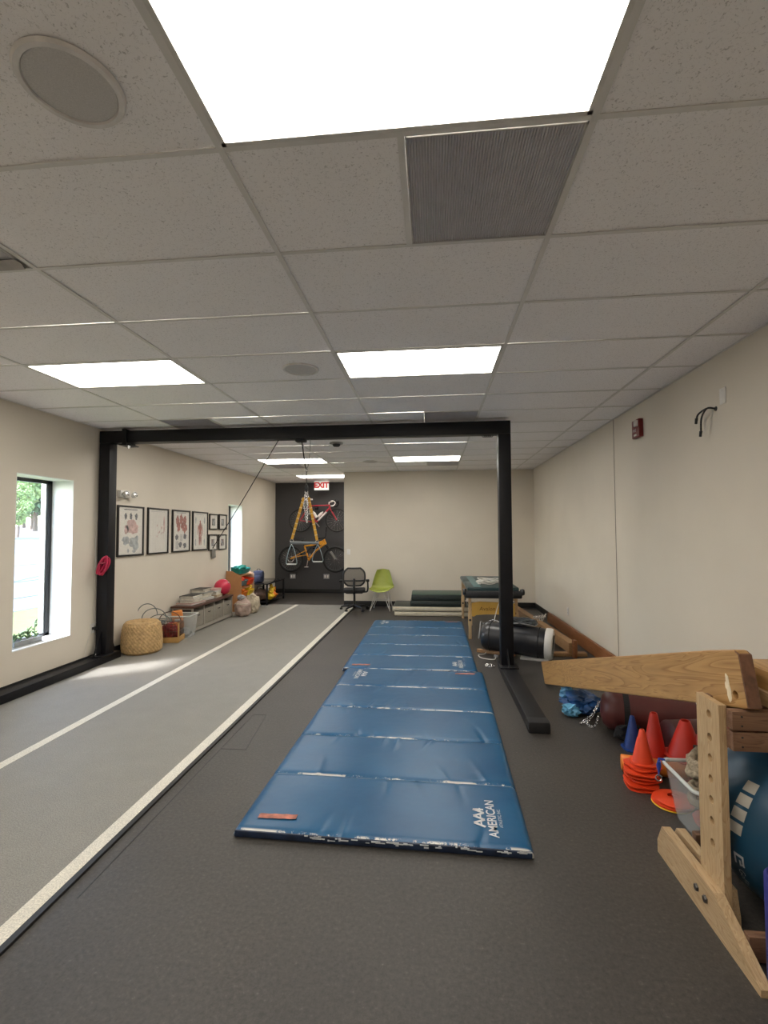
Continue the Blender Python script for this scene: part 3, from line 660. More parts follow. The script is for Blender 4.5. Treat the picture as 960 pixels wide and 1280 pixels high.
# ================================================================ bags and pads under the plank
m_bagblue = mat('blue_nylon', (.010, .06, .19), .5, var=.45, scale=9, bump=.3, bscale=25)
t = thing('gym_sack', 'crumpled blue drawstring sack on the floor under the far part of the sloping plank', 'bag', (1.29, 4.44, .0))
M().blob((.02, 0, .075), (.16, .16, .085), .45, 2.4, 2, 4, -.073).build('sack', m_bagblue, t, 30)
M().blob((-.115, -.13, .05), (.07, .06, .05), .5, 3, 6, 3, -.048).build('fold', mat('light_blue_nylon', (.10, .32, .50), .5, var=.3), t, 30)
M().blob((-.09, .09, .12), (.06, .05, .06), .5, 3, 9, 3).build('flap', mat('pale_blue_nylon', (.08, .24, .42), .5, var=.3), t, 30)
m_maroon = mat('maroon_vinyl', (.085, .018, .016), .42, var=.25, scale=4)
t = thing('punching_bag', 'maroon heavy bag with chrome chains lying under the sloping plank', 'punching bag', (1.34, 4.08, .152), R(-14))
M().lathe([(0, -.0), (.05, .0), (.11, .018), (.145, .06), (.15, .12), (.15, .60), (.14, .66), (.0, .67)], n=40, axis=Matrix.Rotation(PI / 2, 3, 'Y')).build('body', m_maroon, t, 40)
M().lathe([(.1505, .16), (.152, .162), (.152, .20), (.1505, .202)], n=40, axis=Matrix.Rotation(PI / 2, 3, 'Y')).build('black_strap', m_blackcloth, t)
def chain(b, pts, r=.0035, lw=.008, ll=.011):
    P_ = smoothpath(pts, 8); acc = 0; k = 0; out = []
    for i in range(len(P_) - 1):
        seg = (P_[i + 1] - P_[i]).length
        while acc < seg:
            out.append((P_[i].lerp(P_[i + 1], acc / seg), (P_[i + 1] - P_[i]).normalized())); acc += ll * 1.55
        acc -= seg
    for k, (p, d_) in enumerate(out):
        x = d_.orthogonal().normalized(); y = d_.cross(x)
        s_ = x if k % 2 else y
        b.tube([p + d_ * (ll * math.cos(a)) + s_ * (lw * math.sin(a)) for a in [2 * PI * q / 10 for q in range(10)]], r, 5, True)
ch = M(); chain(ch, [(-.02, .09, -.02), (-.06, .06, -.09), (-.10, .01, -.135), (-.05, -.05, -.13), (-.02, -.08, -.03)]); chain(ch, [(-.01, 0, .05), (-.05, .0, -.04), (-.12, .04, -.13), (-.15, .0, -.138)])
ch.build('chains', m_chrome, t, 60)
t = thing('gear_bag', 'black cloth bag tucked between the maroon punching bag and the blue cone', 'bag', (1.47, 3.86, 0))
M().blob((0, 0, .055), (.11, .055, .06), .3, 2.5, 3, 3, -.053).build('body', m_blackcloth, t, 30)
M().tube(smoothpath([(-.07, -.03, .09), (-.03, -.045, .125), (.04, -.04, .12), (.07, -.02, .09)], 5), .008).build('handle', m_blackcloth, t)
m_redv = mat('red_vinyl_pad', (.30, .022, .020), .45, var=.25, scale=3)
for k, (lb, c, sz, rz) in enumerate((('red vinyl pad lying flat behind the blue ball, topmost of the pair', (1.85, 3.10, .365), (.42, .27, .07), .06), ('red vinyl pad under the other red pad behind the blue ball', (1.85, 3.10, .285), (.44, .28, .08), .03), )):
    t = thing('vinyl_pad', lb, 'pad', (c[0], c[1], c[2] - sz[2] / 2), rz, 'red pads behind the ball')
    M().box((0, 0, sz[2] / 2), sz, None, .025).build('cushion', m_redv, t, 40)
    M().box((0, -sz[1] / 2 - .002, sz[2] / 2), (sz[0] * .9, .006, .012), None, .002).build('seam', m_blackcloth, t)
t = thing('crate', 'dark box behind the blue ball that carries the red pads', 'box', (1.85, 3.10, .0))
bx = M(); bx.span((-.225, -.14, .001), (.225, .14, .235), .01); bx.build('body', mat('dark_brown_board', (.035, .022, .016), .7), t)
M().span((-.23, -.145, .19), (.23, .145, .243), .008).build('lid', mat('dark_lid', (.02, .014, .012), .6), t)
t = thing('vinyl_bolster', 'very dark red bolster lying on the floor behind the red cones', 'bolster', (1.84, 3.655, .121), R(8)); m_dkred = mat('very_dark_red_vinyl', (.055, .008, .008), .5, var=.2)
M().lathe([(0, -.2), (.10, -.2), (.12, -.185), (.12, .185), (.1, .2), (0, .2)], n=32, axis=Matrix.Rotation(PI / 2, 3, 'Y')).build('cushion', m_dkred, t, 40)
M().box((0, -.112, .04), (.12, .02, .03), None, .006).build('handle', m_blackcloth, t)
# ================================================================ black heavy bag with cords, massage table, low beam
m_bagblk = mat('black_vinyl_bag', (.016, .016, .019), .32, var=.3, scale=5)
t = thing('punching_bag', 'black heavy bag with a white taped end, lying behind the right post', 'punching bag', (.66, 6.42, .235), R(-17))
AX = Matrix.Rotation(PI / 2, 3, 'Y'); br = .185
t.rotation_euler = (0, R(3), R(-20))
M().lathe([(0, -.02), (.10, -.02), (.16, .0), (br - .005, .03), (br, .07), (br, .72), (br - .006, .80), (.165, .84), (.0, .845)], n=40, axis=AX).build('body', m_bagblk, t, 40)
M().lathe([(.166, .775), (.19, .778), (.193, .835), (.18, .862), (.12, .866), (.166, .84), (.166, .775)], n=40, axis=AX).build('white_tape_band', m_white, t, 40)
for x_ in (.10, .70):
    M().torus((x_, 0, 0), br + .0015, .006, 'X', 40, 6).build('stitched_band', m_blackcloth, t)
M().tube(smoothpath([(-.02, .1, .1), (-.05, .02, .16), (-.03, -.08, .1), (-.03, -.13, -.03)], 6), .009).build('strap', mat('grey_strap', (.25, .24, .23), .7), t)
ch = M(); chain(ch, [(-.02, .05, .13), (.10, .02, .20), (.2, -.02, .197), (.26, .0, .195)], .003, .007, .012); ch.build('chains', m_chrome, t, 60)
# shrink-wrapped lump on top of the bag
t = thing('plastic_bundle', 'crinkled clear plastic bundle lying on top of the black heavy bag', 'plastic bundle', (1.11, 6.27, .405), R(-17))
M().blob((0, 0, .03), (.20, .085, .055), .3, 3.2, 8, 4, -.028).build('wrap', mat('shiny_black_wrap', (.05, .055, .06), .16, var=.5, scale=7), t, 30)
M().tube([(.20 * math.cos(a) * 1.0, .09 * math.sin(a), .015 + .012 * math.sin(3 * a)) for a in [2 * PI * k / 30 for k in range(30)]], .007, 6, True).build('cord', m_greycord, t)
t = thing('wooden_stick', 'thin wooden stick on the floor under the left end of the black heavy bag', 'stick', (.85, 6.33, .025), R(-23))
M().span((-.30, -.022, -.022), (.18, .022, .022), .006).build('stick', w_log, t, 30)
M().span((.181, -.02, -.02), (.20, .02, .02), .006).build('end_cap', w_old, t, 30)
t = thing('board', 'pale flat board under the right end of the black heavy bag', 'board', (1.22, 6.17, .014), R(-17))
M().span((-.13, -.10, -.012), (.20, .10, .012), .004).build('sheet', mat('pale_grey_board', (.42, .40, .37), .6), t, 30)
# massage table
t = thing('massage_table', 'folding massage table with dark green top on wooden legs behind the right post', 'massage table', (.88, 8.06, 0))
m_green = mat('dark_green_vinyl', (.012, .036, .040), .38, var=.15, scale=4); m_teal = mat('teal_vinyl', (.07, .15, .16), .38, var=.1)
hx = .375; hy0, hy1 = -.90, .90
for y0, y1 in ((hy0, -.004), (.004, hy1)):
    M().span((-hx, y0, .705), (hx, y1, .765), .022).build('cushion', m_green, t, 40)
    M().span((-hx + .02, y0 + .02, .655), (hx - .02, y1 - .02, .704), .004).build('table_frame', w_log, t, 30)
M().span((-hx + .10, hy0 + .03, .7655), (-hx + .21, hy1 - .03, .7685), .001).build('stripe', m_teal, t, 30)
M().lathe([(0, -.40), (.05, -.40), (.055, -.39), (.055, .39), (.05, .40), (0, .40)], (.0, hy0 - .03, .665), 20, AX).build('bolster', m_blackcloth, t, 40)
for sx in (-1, 1): M().lathe([(0, -.03), (.04, -.028), (.05, 0), (.04, .028), (0, .03)], (sx * (hx + .04), hy0 - .01, .70), 16, AX).build('rest_knob', m_blackplastic, t)
for sx in (-1, 1):
    for sy in (-1, 1):
        y_ = sy * .84
        lg = M().span((sx * .335 - .022, y_ - .02, .0), (sx * .335 + .022, y_ + .02, .654), .005).build('leg', w_piney, t, 30)
        M().span((sx * .335 - .03, y_ - .026, .20), (sx * .335 + .03, y_ - .0205, .40), .002).build('leg_extension', w_pine2, lg, 30)
        M().lathe([(0, -.02), (.018, -.02), (.018, .0), (0, .001)], (sx * .335, y_ - .026, .28), 12, Matrix.Rotation(PI / 2, 3, 'X')).build('knob', m_blackplastic, lg)
    M().bar((sx * .33, -.80, .55), (sx * .33, -.10, .64), .02, .035).build('brace', w_log, t, 30)
    M().bar((sx * .33, .80, .55), (sx * .33, .10, .64), .02, .035).build('brace', w_log, t, 30)
pn = M(); pn.prism([(-.312, .348), (-.29, .335), (-.24, .362), (-.1, .372), (.1, .372), (.24, .362), (.29, .335), (.312, .348), (.312, .53), (.2, .545), (-.2, .555), (-.312, .535)], (-.895, -.862), lambda u, v, w_: (u, w_, v))
po = pn.build('end_panel', mat('golden_varnish_ply', (.52, .30, .06), .4, var=.1, scale=6), t, 30)
M().text('Avalon', .082, lambda u, v, d: Vector((u - .085 + v * .12, -.8965, v + .452)), 0).build('lettering', mat('dark_brown_print', (.10, .045, .01), .5), po, 0)
M().span((-.30, .83, .42), (.30, .85, .56), .004).build('end_panel', w_log, t, 30)
t = thing('extension_cord', 'coiled white extension cord lying on the green massage table', 'cord', (.93, 7.62, .773))
rn = random.Random(2); pts = []
for k in range(90):
    a = k * .33; rr = .16 + .05 * math.sin(k * .7); pts.append((rr * 1.15 * math.cos(a) + .03 * math.sin(k * .21), rr * .95 * math.sin(a), .006 + .0008 * k + .010 * math.sin(k * 1.3) * (k > 12)))
pts = [(p[0], p[1], max(p[2], .006)) for p in pts]
M().tube(smoothpath(pts, 3), .0075, 6).build('cable', m_whitecord, t, 60)
M().box((-.22, -.12, .014), (.05, .03, .026), None, .006).build('plug', m_white, t)
t = thing('extension_cord', 'white cord hanging from the massage table down to the floor by the post', 'cord', (.80, 6.9, 0))
M().tube(smoothpath([(.22, .14, .70), (.20, .13, .68), (.12, .12, .5), (.05, .02, .28), (-.03, -.22, .12), (-.12, -.52, .012), (-.22, -.62, .010), (-.20, -.78, .010), (-.06, -.84, .010), (-.02, -.72, .010)], 8), .006, 6).build('cable', m_whitecord, t, 60)
M().box((-.012, -.70, .016), (.03, .05, .03), (0, 0, .6), .006).build('plug', m_greycord, t)
t = thing('chain', 'small heap of chrome chain on the floor at the foot of the right post', 'chain', (.62, 5.75, .004))
ch = M(); chain(ch, [(.0, .0, .004), (.05, .05, .008), (.09, 0, .006), (.03, -.04, .01), (-.01, .03, .018), (.06, .02, .02), (.09, .06, .006)]); ch.build('links', m_chrome, t, 60)
# low balance beam along the right wall
t = thing('balance_beam', 'low rough wooden beam on cross feet along the right wall', 'balance beam', (1.66, 7.72, 0), R(4.0))
lb = M().span((-.055, -1.42, .045), (.055, 1.62, .175), .008).build('beam', w_log, t, 30)
for y_ in (-1.36, .12, 1.5):
    M().span((-.24, y_ - .05, .0), (.18, y_ + .05, .044), .006).build('cross_foot', w_log, t, 30)
M().span((-.02, -1.50, .0), (.02, -1.425, .22), .004).build('end_block', w_old, t, 30)
M().bar((-.06, 1.55, .10), (-.32, 1.72, .19), .07, .05).build('brace', w_log, t, 30)
t = thing('board', 'dark reddish-brown board standing on edge against the right wall', 'board', (2.025, 7.35, 0), R(.6), rot=(0, R(5), R(.6)))
M().span((-.018, -1.75, .003), (.018, 1.33, .165), .004).build('plank', w_old, t, 30)
M().span((-.0175, 1.331, .005), (.0175, 1.35, .162), .003).build('end_grain', w_log, t, 30)
t = thing('power_strip', 'white power strip with tangled cords across the low wooden beam', 'power strip', (1.68, 8.0, .178), R(30))
M().box((.04, 0, .018), (.22, .06, .034), None, .008).build('strip_body', m_white, t)
rn = random.Random(12)
for k in range(4):
    M().tube(smoothpath([(-.08 + .05 * k, -.03, .02), (-.12 + .05 * k, -.10 - .02 * k, .06 + .01 * k), (-.16 + .02 * k, -.18, -.06), (-.22, -.10 - .05 * k, -.165), (-.12 - .06 * k, .0 + .05 * k, -.170)], 7), .006, 6).build('cord', m_whitecord, t, 60)
# ================================================================ folded mats at the back
m_cream = mat('cream_vinyl', (.55, .50, .38), .5, var=.08); m_darkmat = mat('black_green_vinyl', (.018, .026, .024), .42, var=.2); m_gmat = mat('green_vinyl', (.022, .060, .045), .40, var=.15)
def folded(label, c, sz, m_top, m_side, grp, name='folded_mat', rz=0.0, tilt=0.0):
    t = thing(name, label, 'folded mat', c, rz, grp); t.rotation_euler = (0, tilt, rz)
    x, y, z = [v / 2 for v in sz]
    b = M(); b.span((-x, -y, .002), (x, y, sz[2] - .002), .02); b.build('pad', m_side, t, 40)
    M().span((-x + .012, -y + .012, sz[2] - .006), (x - .012, y - .012, sz[2] + .003), .004).build('top_cover', m_top, t, 40)
    M().span((-x + .02, -y - .004, sz[2] * .5 - .004), (x - .02, -y + .002, sz[2] * .5 + .004), .002).build('seam', m_side if m_side != m_cream else m_whitecord, t)
# two long cream mats, black mat on their left, two green mats
folded('long cream-sided mat at the bottom of the mat pile by the back wall', (-.02, 9.42, .002), (1.42, .76, .085), m_darkmat, m_cream, 'mats piled by the back wall', rz=R(1))
folded('second cream-sided mat up in the mat pile by the back wall', (-.04, 9.43, .092), (1.44, .76, .085), m_darkmat, m_cream, 'mats piled by the back wall', rz=R(-.5))
folded('black folded mat on the cream mats, under the green one', (.09, 9.42, .182), (1.04, .70, .10), m_darkmat, m_darkmat, 'mats piled by the back wall', rz=R(.5))
folded('dark green folded mat on top of the pile by the back wall', (.10, 9.44, .287), (1.02, .70, .11), m_gmat, m_darkmat, 'mats piled by the back wall', rz=R(1.2))
# ================================================================ chairs
def shell_chair():
    t = thing('shell_chair', 'lime green moulded shell chair on white wire legs against the back wall', 'chair', (-1.04, 9.76, 0), R(-4))
    prof = [(-.235, .385, .205), (-.20, .402, .225), (-.10, .395, .232), (0.0, .388, .235), (.10, .392, .235), (.165, .425, .232), (.20, .50, .22), (.225, .60, .195), (.245, .70, .165), (.255, .78, .135), (.258, .81, .115)]
    P = smoothpath([Vector(p) for p in prof], 4); n = len(P) - 1
    def f(u, v):
        p = P[min(n, int(round(v * n)))]; s_ = 2 * u - 1; wdt = p.z
        back = max(0, min(1, (p.y - .40) / .12)); cr = abs(s_) ** 2.2
        rim = 1.0
        x = wdt * s_ * rim; y = p.x - back * cr * .085; z = p.y + (1 - back) * cr * .055
        if v > .93: z -= ((v - .93) / .07) ** 2 * cr * .035
        if v < .06: z -= (1 - v / .06) * .012
        return Vector((x, y, z))
    M().grid(f, 24, n).build('seat_shell', mat('lime_plastic', (.32, .36, .065), .4, var=.03), t, 80, thick=.006, sub=1)
    m_leg = mat('white_wire', (.62, .60, .56), .4, .1)
    for sx in (-1, 1):
        for sy in (-1, 1):
            ft = Vector((sx * .20, sy * .20, .008)); l = M()
            l.tube([Vector((sx * .13, sy * .06 , .385)), ft], .007, 8); l.tube([Vector((sx * .045, sy * .13, .385)), ft], .006, 8)
            l.tube([ft + Vector((-.0, 0, -.006)), ft + Vector((0, 0, .014))], .011, 10)
            l.build('leg', m_leg, t, 40)
    w_ = M()
    for sy in (-1, 1): w_.tube([(-.135, sy * .105, .20), (.135, sy * .105, .20)], .005)
    for sx in (-1, 1): w_.tube([(sx * .13, -.11, .20), (sx * .13, .11, .20)], .005)
    w_.tube([(-.135, -.105, .20), (.135, .105, .20)], .004); w_.tube([(.135, -.105, .20), (-.135, .105, .20)], .004)
    w_.box((0, 0, .384), (.27, .27, .006)); w_.build('wire_brace', m_leg, t, 40)
shell_chair()
def office_chair():
    t = thing('office_chair', 'black mesh-back swivel office chair facing the back wall', 'office chair', (-1.58, 9.62, 0), R(8))
    t.scale = (.94, .94, .94)
    st = M(); st.box((0, .03, .43), (.47, .45, .075), None, .035); st.build('seat', m_blackcloth, t, 40)
    M().box((0, .03, .382), (.36, .34, .02), None, .006).build('seat_pan', m_blackplastic, t)
    def bp(u, v):
        s_ = 2 * u - 1; z = .545 + .37 * v; wd = .228 * (1 - abs(2 * v - 1) ** 3.2 * .42); return Vector((s_ * wd, -.20 - .035 * math.sin(v * PI) + .05 * s_ * s_, z))
    msh = M().grid(bp, 14, 14).build('mesh_back', clear('chair_mesh', (.045, .04, .037), .72, .8), t, 80)
    rim = [bp(u, 0) for u in [k / 12 for k in range(13)]] + [bp(1, v) for v in [k / 12 for k in range(1, 13)]] + [bp(1 - k / 12, 1) for k in range(1, 13)] + [bp(0, 1 - k / 12) for k in range(1, 12)]
    M().tube(rim, .019, 10, True).build('back_frame', m_blackplastic, t, 60)
    M().tube([bp(k / 12, .30) + Vector((0, -.008, 0)) for k in range(13)], .017, 8).build('lumbar_bar', m_blackplastic, t, 60)
    M().tube(smoothpath([(0, -.06, .385), (0, -.20, .375), (0, -.265, .45), (0, -.262, .60), (0, -.245, .70)], 5), .026, 10).build('back_stem', m_blackplastic, t, 60)
    for sx in (-1, 1):
        a = M(); a.tube(smoothpath([(sx * .18, .02, .39), (sx * .27, .02, .40), (sx * .29, .02, .47), (sx * .285, .02, .62)], 5), .018, 8)
        o = a.build('armrest', m_blackplastic, t, 60); M().box((sx * .285, .02, .635), (.075, .25, .035), None, .016).build('arm_pad', m_blackcloth, o, 40)
    M().cyl((0, .02, .10), (0, .02, .375), .028, .022).build('gas_column', m_blackplastic, t)
    for k in range(5):
        an = 2 * PI * k / 5 + .35; dx, dy = math.cos(an), math.sin(an)
        l = M(); l.tube([(dx * .02, .02 + dy * .02, .105), (dx * .20, .02 + dy * .2, .09), (dx * .30, .02 + dy * .3, .068)], [.028, .022, .016], 8)
        o = l.build('base_arm', m_blackplastic, t, 60)
        cst = M(); 
        for sd in (-1, 1): cst.lathe([(0, -.010), (.022, -.010), (.027, -.005), (.027, .005), (.022, .010), (0, .010)], (dx * .30 - dy * .016 * sd, .02 + dy * .30 + dx * .016 * sd, .027), 16, Matrix.Rotation(an + PI / 2, 3, 'Z') @ AX)
        cst.tube([(dx * .30, .02 + dy * .30, .03), (dx * .30, .02 + dy * .3, .07)], .010); cst.build('caster', m_blackplastic, o, 40)
office_chair()
# ================================================================ hanging trapeze trainer
t = thing('suspension_trainer', 'hanging exercise rig of rope, yellow straps, steel bar and two stirrup handles', 'suspension trainer', (-1.50, 5.57, 2.70))
def T(x, z, y=0.0): return Vector((x + 1.50, y, z - 2.70))
M().tube(smoothpath([T(-1.55, 2.668), T(-1.54, 2.60), T(-1.515, 2.42), T(-1.497, 2.34)], 4), .007).build('rope', m_blackcloth, t)
M().tube(smoothpath([T(-1.45, 2.698), T(-1.447, 2.6), T(-1.465, 2.42), T(-1.49, 2.33)], 4), .004).build('cord', m_greycord, t)
M().tube([T(-1.493, 2.33) + Vector((.012 * math.cos(a), 0, .03 * math.sin(a))) for a in [2 * PI * k / 16 for k in range(16)]], .005, 6, True).build('carabiner', m_chrome, t)
c_ = M(); chain(c_, [T(-1.493, 2.30), T(-1.493, 2.13)], .003, .008, .013); c_.build('chain', mat('dark_chain', (.12, .12, .12), .4, .8), t, 60)
M().lathe([(0, .06), (.012, .055), (.022, .03), (.022, .0), (.012, -.03), (0, -.035)], T(-1.493, 2.10), 14).build('swivel', m_blackplastic, t)
for k in range(5):
    c_ = M(); a = (k - 2) * .016; chain(c_, [T(-1.493, 2.075), T(-1.493 + a * 1.2, 1.95, (-1) ** k * .012), T(-1.488 + a * .8, 1.84 - .05 * (k % 3), (-1) ** k * .014)] + ([T(-1.485 + a * .3, 1.70)] if k in (1, 2, 3) else []), .003, .008, .012); c_.build('chain', m_chrome, t, 60)
m_strap = mat('yellow_strap', (.62, .33, .035), .7, var=.18, scale=40, bump=.3)
M().torus(T(-1.493, 2.065), .018, .004, 'Y', 18, 6).build('ring', m_chrome, t)
m_grey = mat('grey_padded_bar', (.15, .17, .18), .5, var=.1)
for sx, (xe, ze) in ((-1, (-1.667, 1.50)), (1, (-1.36, 1.485))):
    s0 = T(-1.493 + sx * .03, 2.0, -.008); e0 = T(xe, ze, -.008)
    q = M(); q.bar(s0, e0, .030, .005, 0, (0, 1, 0)); st = q.build('strap', m_strap, t, 0)
    q = M()
    for k in range(7): p = s0.lerp(e0, .12 + .125 * k); q.bar(p + (e0 - s0) * -.009, p + (e0 - s0) * .009, .034, .011, .002, (0, 1, 0))
    q.build('stitching', mat('pale_webbing', (.66, .52, .26), .7), st, 30)['kind'] = 'stuff'
    M().torus(e0 + Vector((0, .0, -.016)), .020, .004, 'Y', 18, 6).build('ring', m_chrome, t)
    # stirrup: steel trapezoid loop with a grip bar
    top = T(xe + .005 * sx, 1.44); zb = 1.205 if sx < 0 else 1.235; hb = .065
    M().tube([top + Vector((0, 0, .02)), top], .008).build('link', m_chrome, t)
    lp = M(); lp.tube(smoothpath([top, top + Vector((-.030, 0, -.06)), Vector((top.x - hb, 0, zb + .03 - 2.7)), Vector((top.x - hb + .012, 0, zb - 2.7))], 4), .0045); lp.tube(smoothpath([top, top + Vector((.030, 0, -.06)), Vector((top.x + hb, 0, zb + .03 - 2.7)), Vector((top.x + hb - .012, 0, zb - 2.7))], 4), .0045)
    lo = lp.build('stirrup', mat('blue_grey_steel', (.28, .36, .38), .35, .7), t, 60)
    M().cyl((top.x - hb + .01, 0, zb - 2.7), (top.x + hb - .01, 0, zb - 2.7), .008).build('grip', mat('pale_grip', (.55, .55, .53), .5), lo)
M().cyl(T(-1.685, 1.462), T(-1.345, 1.455), .0165).build('bar', m_grey, t)
# rope from the crossbeam to the left wall
t = thing('pull_rope', 'thin dark rope slanting from the crossbeam down to the left wall', 'rope', (-1.84, 5.57, 2.697))
e1 = Vector((-4.10, 8.62, 1.30)) - Vector(t.location)
M().tube([(0, 0, 0), e1 * .5 + Vector((0, 0, -.02)), e1], .006).build('rope', m_blackcloth, t)
M().torus(e1 + Vector((-.002, 0, -.0)), .014, .004, 'X', 16, 6).build('wall_ring', m_chrome, t)
t = thing('paper_tag', 'small grey tag hanging at the lower end of the slanting rope below the photos', 'tag', (-4.085, 8.62, 1.275))
M().box((0, 0, -.085), (.004, .15, .17), (R(8), 0, 0), .001).build('sheet', mat('grey_card', (.20, .19, .17), .7, var=.2), t, 30)
M().tube([(0, 0, .02), (0, .004, .005), (0, 0, 0)], .002).build('string', m_blackcloth, t)
# ================================================================ wall fittings
t = thing('fire_alarm', 'red fire alarm strobe box high on the right wall', 'fire alarm', (XR, 5.06, 2.625), PI)
M().span((.0, -.085, -.092), (.045, .085, .092), .008).build('housing', mat('alarm_red', (.15, .010, .010), .4), t, 40)
M().box((.058, .045, .045), (.03, .05, .065), None, .008).build('strobe_lens', mat('clear_strobe', (.65, .62, .6), .15), t)
M().text('FIRE', .045, lambda u, v, d: Vector((.0462, u - .02, v - .02)), 0).build('lettering', m_ink, t, 0)
M().box((.047, .0, -.066), (.006, .06, .02), None, .002).build('label_plate', m_white, t)
def outlet(label, loc, rz, kind='outlet', name='wall_outlet', grp=None, m_=None):
    t = thing(name, label, 'outlet' if kind == 'outlet' else 'switch' if kind == 'switch' else 'wall plate', loc, rz, grp); m_ = m_ or m_white
    M().span((0.0005, -.036, -.058), (.007, .036, .058), .003).build('plate', m_, t, 30)
    if kind == 'outlet':
        for z in (-.022, .022):
            o = M().box((.0075, 0, z), (.005, .032, .028), None, .004).build('socket', m_, t)
            M().box((.0102, -.006, z), (.001, .003, .011)).box((.0102, .006, z), (.001, .003, .011)).build('slots', m_base, o, 0)
    elif kind == 'switch': M().box((.0085, 0, 0), (.008, .016, .034), (0, .2, 0), .003).build('toggle', m_, t)
    else: M().lathe([(.003, 0), (.003, .0015), (0, .0015)], (.007, 0, .04), 8, AX).build('screw', m_chrome, t)
    return t
outlet('white blank wall plate above the two black cables high on the right wall', (XR, 3.66, 2.565), PI, 'plate', 'wall_plate')
outlet('white outlet low on the right wall above the brown board', (XR, 7.80, .33), PI)
outlet('white light switch on the back wall beside the recess corner', (-1.80, YB, 1.155), -PI / 2, 'switch', 'light_switch')
m_gplate = mat('grey_plate', (.30, .30, .31), .5)
for i, x in enumerate((-3.64, -2.745)):
    t = thing('wall_outlet', 'grey double outlet on the dark recess wall, %s' % ('below the mountain bike rear wheel' if i == 0 else 'right of the mountain bike cranks'), 'outlet', (x, YR, .43), -PI / 2, 'outlets on the dark wall')
    M().span((.0, -.075, -.062), (.008, .075, .062), .003).build('plate', m_gplate, t, 30)
    for y in (-.035, .035): M().box((.009, y, 0), (.006, .032, .066), None, .004).build('socket', m_white, t)
t = thing('wall_outlet', 'white outlet with a black plug on the left wall below the window', 'outlet', (XL, 5.47, .43))
M().span((0.0005, -.036, -.058), (.007, .036, .058), .003).build('plate', m_white, t, 30)
for z in (-.022, .022): M().box((.0075, 0, z), (.005, .032, .028), None, .004).build('socket', m_white, t)
t = thing('power_adapter', 'black power adapter plugged in the outlet beside the left post, with thin cord', 'adapter', (XL + .012, 5.48, .43))
M().box((.022, .01, .0), (.04, .10, .035), None, .006).build('adapter_body', m_blackplastic, t)
M().box((.022, .075, .025), (.024, .07, .02), (R(35), 0, 0), .006).build('plug', m_white, t)
M().tube(smoothpath([(.02, -.04, -.01), (.012, -.10, -.10), (.008, -.14, -.22), (.014, -.16, -.30)], 6), .003).build('cord', m_whitecord, t)
M().tube(smoothpath([(.022, .06, .03), (.006, .0, .12), (.004, -.005, .5), (.004, .0, 1.3)], 6), .003).build('cord', m_whitecord, t)
t = thing('cable_pair', 'two short black cables sticking out of the right wall below the blank plate', 'cable', (XR, 3.755, 2.495))
for ex, (dy, dz) in enumerate(((.13, -.045), (.075, -.155))):
    M().tube(smoothpath([(.0, 0, 0), (-.05, .02, .01), (-.075, dy * .7, dz * .35 + .0), (-.07, dy, dz)], 8), .007).build('cable', m_blackplastic, t, 60)
    M().cyl((-.07, dy, dz + .005), (-.068, dy + .015, dz - .035), .011, .009).build('connector', m_blackplastic, t)
M().lathe([(.0, .004), (.016, .004), (.018, 0)], (0, 0, 0), 14, Matrix.Rotation(-PI / 2, 3, 'Y')).build('grommet', m_blackplastic, t)
t = thing('emergency_light', 'white two-headed emergency light on the left wall above the first poster', 'emergency light', (XL, 5.98, 2.10))
M().span((0.0005, -.10, -.045), (.05, .10, .05), .01).build('housing', m_white, t, 40)
for y in (-.05, .13):
    o = M().lathe([(0, -.03), (.03, -.03), (.04, .0), (.042, .025), (.036, .028)], (.085, y, .0), 20, Matrix.Rotation(R(70), 3, 'Y')).build('lamp_head', m_white, t, 40)
    M().lathe([(.036, .0), (.02, .01), (0, .013)], (.112, y, .010), 20, Matrix.Rotation(R(70), 3, 'Y')).build('lens', m_chrome, o)
t = thing('exit_sign', 'white exit sign with red letters hanging in front of the dark recess', 'exit sign', (-2.76, 11.75, 2.755))
M().span((-.185, -.022, -.12), (.185, .022, .115), .008).build('housing', emit('sign_white', (1, .93, .88), .22), t, 40)
M().text('EXIT', .185, lambda u, v, d: Vector((u * .98, -.0235, v)), 0, .010).build('lettering', mat('sign_red', (.62, .015, .012), .4), t, 0)
M().span((-.10, -.03, .112), (.10, .03, .128), .004).build('mount', m_white, t, 30)
# ================================================================ framed posters and photos on the left wall
m_fblack = mat('black_picture_frame', (.010, .009, .008), .35); m_paper = mat('poster_paper', (.66, .63, .56), .6, var=.03, scale=6)
m_inkd = mat('dark_grey_print', (.10, .10, .11), .6, var=.3, scale=30); m_inkg = mat('grey_print', (.32, .34, .34), .6, var=.35, scale=18); m_inkr = mat('red_brown_print', (.34, .10, .07), .6, var=.4, scale=22); m_inkp = mat('pink_print', (.52, .34, .30), .6, var=.3, scale=20)
def picture(name, label, cat, y0, y1, z0, z1, fw, grp, art):
    t = thing(name, label, cat, (XL, (y0 + y1) / 2, (z0 + z1) / 2), 0, grp); a, h = (y1 - y0) / 2, (z1 - z0) / 2
    f = M()
    for s_ in (-1, 1): f.span((0.001, s_ * (a - fw), -h), (.028, s_ * a, h), .003); f.span((0.001, -a + fw * .9, s_ * (h - fw)), (.028, a - fw * .9, s_ * h), .003)
    f.build('frame', m_fblack, t, 30)
    M().span((.004, -a + fw * .5, -h + fw * .5), (.012, a - fw * .5, h - fw * .5)).build('print', m_paper, t, 0)
    M().span((.0165, -a + fw, -h + fw), (.0185, a - fw, h - fw)).build('glazing', clear('picture_glass', (.9, .9, .9), .06, .05), t, 0)
    art(t, a - fw, h - fw)
